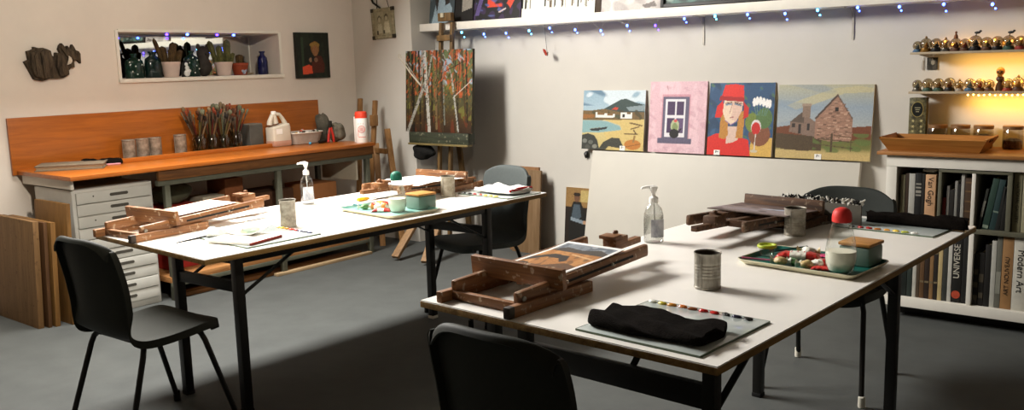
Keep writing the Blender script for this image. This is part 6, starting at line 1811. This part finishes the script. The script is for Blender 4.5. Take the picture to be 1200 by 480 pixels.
# decorated tin
t = thing('decorated_tin', 'tall black and gold patterned tin behind the left end of the wooden tray', 'tin', (-1.49, 5.90, 1.0))
g = G(); g.box((0, 0, 0.148), (0.10, 0.055, 0.296), bev=0.004); g.obj('tin_body', mat('black gold pattern', '#1a1a16', rough=0.4, scale=55, second='#77704c'), t)
g = G(); g.prism([(0.03 * math.cos(a * PI / 8), 0.042 * math.sin(a * PI / 8)) for a in range(16)], 0.001, Matrix.Translation((0, -0.0275, 0.225)) @ Matrix.Rotation(PI / 2, 4, 'X')); g.obj('medallion', mat('black medallion', '#12130f', rough=0.4), t)
g = G()
for k in range(3):
    g.box((0, -0.029, 0.235 - 0.012 * k), (0.034 - 0.008 * k, 0.001, 0.004))
g.obj('pale_print', mat('pale print', '#a8a27e', rough=0.6), t)
g = G(); g.tube([(0.034 * math.cos(a * PI / 10), -0.0285, 0.225 + 0.047 * math.sin(a * PI / 10)) for a in range(21)], 0.0018, 6); g.obj('gold_ring', mat('gold print', '#9a8a4a', rough=0.4), t)
for sx in (-1, 1):
    for z in (0.12, 0.155, 0.09):
        g = G(); g.prism([((0.012 if k % 2 == 0 else 0.004) * math.cos(k * PI / 6), (0.012 if k % 2 == 0 else 0.004) * math.sin(k * PI / 6)) for k in range(12)], 0.001, Matrix.Translation((sx * 0.024, -0.0275, z)) @ Matrix.Rotation(PI / 2, 4, 'X'))
        g.obj('printed_star', mat('pale gold print', '#bdb27e', rough=0.5), t)

# glass jars on the bookcase
M_JARC = thin_glass('clear jar glass', '#e3ddd0', 0.05, 0.05)
M_LIDW = mat('brown jar lid', '#7a5a38', rough=0.5, metal=0.3, var=0.2, scale=30)
for k, (x, lb, cc) in enumerate(((-1.372, 'first lidded glass jar behind the wooden tray, next to the patterned tin', '#8a7458'), (-1.246, 'second lidded glass jar behind the wooden tray', '#94785a'), (-1.120, 'third lidded glass jar, behind the right end of the wooden tray', '#7d6a50'), (-0.965, 'large glass jar standing clear of the tray at the right', '#9a8468'))):
    t = thing('glass_jar', lb, 'jar', (x, 5.885, 1.0))
    g = G(); g.lathe([(0, 0), (0.050, 0), (0.054, 0.006), (0.054, 0.105), (0.050, 0.112), (0.050, 0.116)], seg=28, caps=False); g.obj('jar_body', M_JARC, t)
    g = G(); g.lathe([(0, 0.114), (0.0545, 0.114), (0.0545, 0.132), (0.052, 0.135), (0, 0.135)], seg=28); g.obj('jar_lid', M_LIDW, t)
    g = G(); g.lathe([(0, 0.003), (0.048, 0.003), (0.051, 0.012), (0.051, 0.05 + 0.01 * (k % 3)), (0.02, 0.062 + 0.01 * (k % 3)), (0, 0.06)], seg=24); g.obj('contents', mat('jar contents ' + cc, cc, rough=0.9, scale=60, second='#4a3a28', bump=0.5), t)

# ------------------------------------------------------------------ glowing snow globe shelves
M_LED = mat('warm led', '#fff0c8', var=0, emit='#ffb04a', estr=14.0)
M_SHELFW = mat('pale shelf', '#a8977c', rough=0.5, var=0.04)
def globe_shelf(label, ztop, led_x0):
    t = thing('globe_shelf', label, 'shelf', (-1.13, 5.89, ztop))
    g = G(); g.box((0, 0, -0.007), (0.80, 0.175, 0.014), bev=0.002); g.obj('shelf_board', M_SHELFW, t)
    return t
US, LS = 1.572, 1.337
globe_shelf('upper narrow shelf of snow globes on the right of the back wall', US, -1.5)
globe_shelf('lower narrow shelf of snow globes on the right of the back wall', LS, -1.2)
def led_string(label, x0, x1, y, z, n, sag):
    t = thing('fairy_lights', label, 'fairy lights', (x0, y, z))
    pts, L = [], x1 - x0
    for k in range(n):
        pts.append((L * k / (n - 1), 0.004 * math.sin(k * 1.7), sag * math.sin(k * 2.1)))
    g = G(); g.tube(pts, 0.0013, 6); g.obj('wire', M_WIRE, t)
    for p in pts:
        g = G(); g.ball(p, 0.0055, sub=2); g.obj('bulb', M_LED, t)
led_string('warm fairy lights along the front underside of the lower globe shelf', -1.20, -0.74, 5.815, LS - 0.022, 17, 0.002)
led_string('warm fairy lights strung behind the globes on the upper shelf', -1.42, -0.74, 5.966, US + 0.05, 16, 0.012)
led_string('warm fairy lights strung behind the globes on the lower shelf', -1.20, -0.74, 5.966, LS + 0.05, 12, 0.012)
for (x, y, z, e, sx) in ((-1.05, 5.93, US + 0.055, 0.13, 0.62), (-1.02, 5.86, US - 0.035, 1.05, 0.56), (-0.98, 5.90, LS - 0.04, 1.05, 0.48)):
    l = lamp('led_glow', 'AREA', (x, y, z), e, (1.0, 0.55, 0.12), sx, 0.02, None)
    l.rotation_euler = (math.radians(180 if z > US else 25), 0, 0)
lamp('led_glow', 'AREA', (-0.98, 5.915, LS + 0.05), 0.13, (1.0, 0.55, 0.12), 0.48, 0.02).rotation_euler = (math.radians(180), 0, 0)

M_DOME = thin_glass('globe glass', '#cfc6b2', 0.02, 0.04)
BASES = {'black': mat('globe base black', '#1c1a17', rough=0.4), 'gold': mat('globe base gold', '#7d5a24', rough=0.35, metal=0.5), 'blue': mat('globe base blue', '#3a5670', rough=0.4), 'brown': mat('globe base brown', '#4f3220', rough=0.5),
         'silver': mat('globe base silver', '#6e6a60', rough=0.3, metal=0.7), 'white': mat('globe base white', '#8f877a', rough=0.5), 'green': mat('globe base green', '#2f4638', rough=0.5), 'red': mat('globe base red', '#7d2c20', rough=0.5)}
INS = {k: mat('globe scene ' + k, k, rough=0.7, var=0.25, scale=70) for k in ('#8a6a40', '#7a4a2a', '#4a5a4a', '#5a6a7a', '#b09a70', '#8f3a28', '#3a3a38', '#a87838')}
def snow_globe(label, x, z, r, base, ins, group, topper=None, y=5.85):
    t = thing('snow_globe', label, 'snow globe', (x, y, z))
    r *= 1.17
    hb = r * 0.62
    g = G(); g.lathe([(0, 0), (r * 0.98, 0), (r, 0.003), (r * 0.92, hb * 0.4), (r * 0.78, hb * 0.8), (r * 0.76, hb), (0, hb)], seg=24); g.obj('base', BASES[base], t)
    g = G(); g.lathe([(r * math.sin(PI - 0.72 - (PI - 0.72) * k / 12), hb + r * 0.74 + r * math.cos(PI - 0.72 - (PI - 0.72) * k / 12)) for k in range(13)], seg=24, caps=False); g.obj('dome', M_DOME, t, angle=70)
    g = G(); g.ball((0, 0, hb + r * 0.28), r * 0.5, (0.95, 0.95, 0.75), rough=0.2, sub=2); g.lathe([(r * 0.3, 0), (r * 0.2, r * 0.5), (0, r * 0.85)], c=(r * 0.1, 0, hb + r * 0.3), seg=8); g.obj('tiny_scene', INS[ins], t)
    zt = hb + r * 1.72
    if topper == 'bird':
        g = G(); g.ball((0.008, 0, zt + 0.016), 0.010, (1.7, 0.8, 0.8), sub=2); g.tube([(0, 0, zt - 0.004), (0.004, 0, zt + 0.012)], 0.003, 6); g.ball((0.024, 0, zt + 0.024), 0.006, (1.3, 1, 1), sub=2); g.obj('bird_topper', INS['#3a3a38'], t)
    elif topper == 'figure':
        g = G(); g.lathe([(0.013, 0), (0.010, 0.018), (0.004, 0.028), (0.007, 0.034), (0.005, 0.042), (0, 0.044)], c=(0, 0, zt - 0.004), seg=12); g.obj('figure_topper', INS['#7a4a2a'], t)
    elif topper == 'knob':
        g = G(); g.lathe([(0.006, 0), (0.008, 0.006), (0.004, 0.012), (0, 0.016)], c=(0, 0, zt - 0.002), seg=10); g.obj('knob_topper', INS['#8a6a40'], t)
    return t
UG = 'snow globes on the upper shelf'
LG = 'snow globes on the lower shelf'
up = [(-1.500, 0.024, 'blue', '#5a6a7a', None, 'blue-based snow globe at the left end of the upper globe shelf'),
      (-1.452, 0.030, 'gold', '#a87838', 'knob', 'gold snow globe with a knob, second on the upper globe shelf'),
      (-1.395, 0.029, 'black', '#3a3a38', None, 'black-based snow globe, third on the upper globe shelf'),
      (-1.343, 0.026, 'silver', '#8a6a40', 'knob', 'silver-based snow globe with a knob, fourth on the upper shelf'),
      (-1.288, 0.028, 'brown', '#7a4a2a', 'figure', 'brown snow globe topped by a small figure on the upper shelf'),
      (-1.238, 0.026, 'brown', '#8f3a28', None, 'reddish snow globe right of the figure-topped one'),
      (-1.182, 0.032, 'black', '#3a3a38', 'bird', 'dark snow globe topped by a bird on the upper shelf'),
      (-1.122, 0.028, 'brown', '#b09a70', None, 'pale-domed snow globe right of the bird-topped one'),
      (-1.066, 0.029, 'black', '#8a6a40', None, 'black-based snow globe before the spiky-topped one'),
      (-1.008, 0.030, 'green', '#4a5a4a', 'bird', 'green snow globe with a winged topper on the upper shelf'),
      (-0.948, 0.028, 'red', '#a87838', None, 'red-based snow globe right of the winged-topped green one'),
      (-0.880, 0.029, 'black', '#8a6a40', None, 'black-based snow globe beside the upper shelf right end'),
      (-0.815, 0.028, 'blue', '#5a6a7a', 'knob', 'blue snow globe with a knob at the upper shelf right end')]
for x, r, b, i, tp, lb in up:
    snow_globe(lb, x, US, r, b, i, UG, tp)
lo = [(-1.492, 0.025, 'silver', '#5a6a7a', None, 'silver-based snow globe at the left end of the lower globe shelf'),
      (-1.432, 0.028, 'green', '#b09a70', None, 'green-based snow globe, second on the lower globe shelf'),
      (-1.372, 0.028, 'green', '#8a6a40', None, 'dark green snow globe, third on the lower globe shelf'),
      (-1.310, 0.029, 'black', '#7a4a2a', None, 'black-based snow globe, fourth on the lower globe shelf'),
      (-1.256, 0.022, 'white', '#a87838', 'knob', 'small white-based snow globe with a knob on the lower shelf'),
      (-1.200, 0.027, 'blue', '#5a6a7a', None, 'blue-grey snow globe in the middle of the lower shelf'),
      (-1.146, 0.026, 'brown', '#8f3a28', None, 'brown-based snow globe left of the skull figure'),
      (-1.096, 0.024, 'brown', '#8a6a40', None, 'small brown snow globe just before the skull figure'),
      (-1.000, 0.026, 'red', '#b09a70', None, 'red-based snow globe just after the skull figure'),
      (-0.948, 0.029, 'brown', '#a87838', 'knob', 'brown snow globe with a knob, third from the lower shelf right end'),
      (-0.880, 0.027, 'green', '#b09a70', None, 'green-based snow globe second from the lower shelf right end'),
      (-0.815, 0.028, 'black', '#7a4a2a', None, 'black-based snow globe at the lower shelf right end')]
for x, r, b, i, tp, lb in lo:
    snow_globe(lb, x, LS, r, b, i, LG, tp)
# skull figure
t = thing('skull_figure', 'amber skull figure standing tall among the lower snow globes', 'figurine', (-1.046, 5.875, LS))
M_AMB = mat('amber resin', '#b5792a', rough=0.35, scale=40, second='#7a4a18')
g = G(); g.lathe([(0, 0), (0.024, 0), (0.022, 0.03), (0.014, 0.05), (0.022, 0.066), (0.020, 0.078), (0.009, 0.086), (0, 0.086)], seg=20); g.obj('pedestal', BASES['brown'], t)
g = G(); g.ball((0, 0, 0.112), 0.025, (0.92, 1.0, 1.0), sub=3); g.box((0, -0.010, 0.089), (0.026, 0.022, 0.014), bev=0.004); g.obj('skull', M_AMB, t)
g = G()
for s in (-1, 1): g.ball((s * 0.009, -0.021, 0.110), 0.006, (1, 0.6, 1), sub=2)
g.ball((0, -0.024, 0.099), 0.003, sub=2)
g.obj('eye_sockets', M_INK, t)
# dark cards pinned to the wall
t = thing('wall_card', 'small dark picture card pinned under the upper globe shelf', 'card', (-1.442, 5.976, 1.50))
P = Paint(20, 24, '#26241f'); P.blotch('#4f4c42', 2, 2, 0.2, 0.8, 3).ell(0.55, 0.6, 0.2, 0.2, '#8a8474', 0.2)
picture('card_face', '', '', P, 0.062, 0.074, 0.003, (0, -0.003, -0.037), (0, 0, 0), edge='#1a1814', parent=t)
g = G(); g.lathe([(0, 0), (0.004, 0), (0.003, 0.003), (0, 0.004)], c=(0, -0.003, 0.028), axis=(0, -1, 0), seg=10); g.obj('pin', M_TIN, t)
t = thing('hanging_loop', 'thin wire loop hanging left of the dark picture card', 'wire', (-1.495, 5.975, 1.49))
g = G(); g.tube([(0.004, 0, 0.05), (-0.004, 0, 0.02), (-0.006, 0, -0.02), (0.0, 0, -0.03), (0.004, 0, -0.01), (0.002, 0, 0.03)], 0.0018, 6); g.obj('loop', mat('tarnished wire', '#8a8274', rough=0.5), t)
# fringed strip on the far easel
t = thing('fringed_strip', 'black and white fringed strip standing behind the far right easel ledge', 'fringe', world_of(e3, (-0.13, 0.105, 0.0)), PI + TR - 0.08)
M_FRB, M_FRW = mat('black fringe', '#1b1917', rough=0.9), mat('white fringe', '#c9c5ba', rough=0.9, var=0.15, scale=60)
g = G(); g.box((0, 0, 0.05), (0.40, 0.010, 0.10), bev=0.002); g.obj('card_band', mat('grey card', '#5a554c', rough=0.9), t)
r = random.Random(6)
gb, gw = G(), G()
for k in range(150):
    x = r.uniform(-0.198, 0.198)
    h = r.uniform(0.006, 0.028)
    gg = gb if r.random() < 0.5 else gw
    gg.tube([(x, -0.002, 0.060 + r.uniform(0, 0.03)), (x + r.uniform(-.012, .012), -0.008 + r.uniform(-.004, .006), 0.095 + h * 0.5), (x + r.uniform(-.026, .026), r.uniform(-.016, .012), 0.10 + h)], [0.005, 0.0085, 0.003], 6)
o = gb.obj('black_fringe', M_FRB, t); o['kind'] = 'stuff'
o = gw.obj('white_fringe', M_FRW, t); o['kind'] = 'stuff'

# ------------------------------------------------------------------ view
scene.view_settings.view_transform = 'Standard'
scene.view_settings.look = 'None'
scene.view_settings.gamma = 1.0
scene.view_settings.use_curve_mapping = False
scene.view_settings.exposure = 0.32
scene.cycles.use_denoising = True
scene.cycles.max_bounces = 8
scene.cycles.transmission_bounces = 10
scene.cycles.caustics_reflective = False
scene.cycles.caustics_refractive = False
scene.cycles.sample_clamp_indirect = 4.0
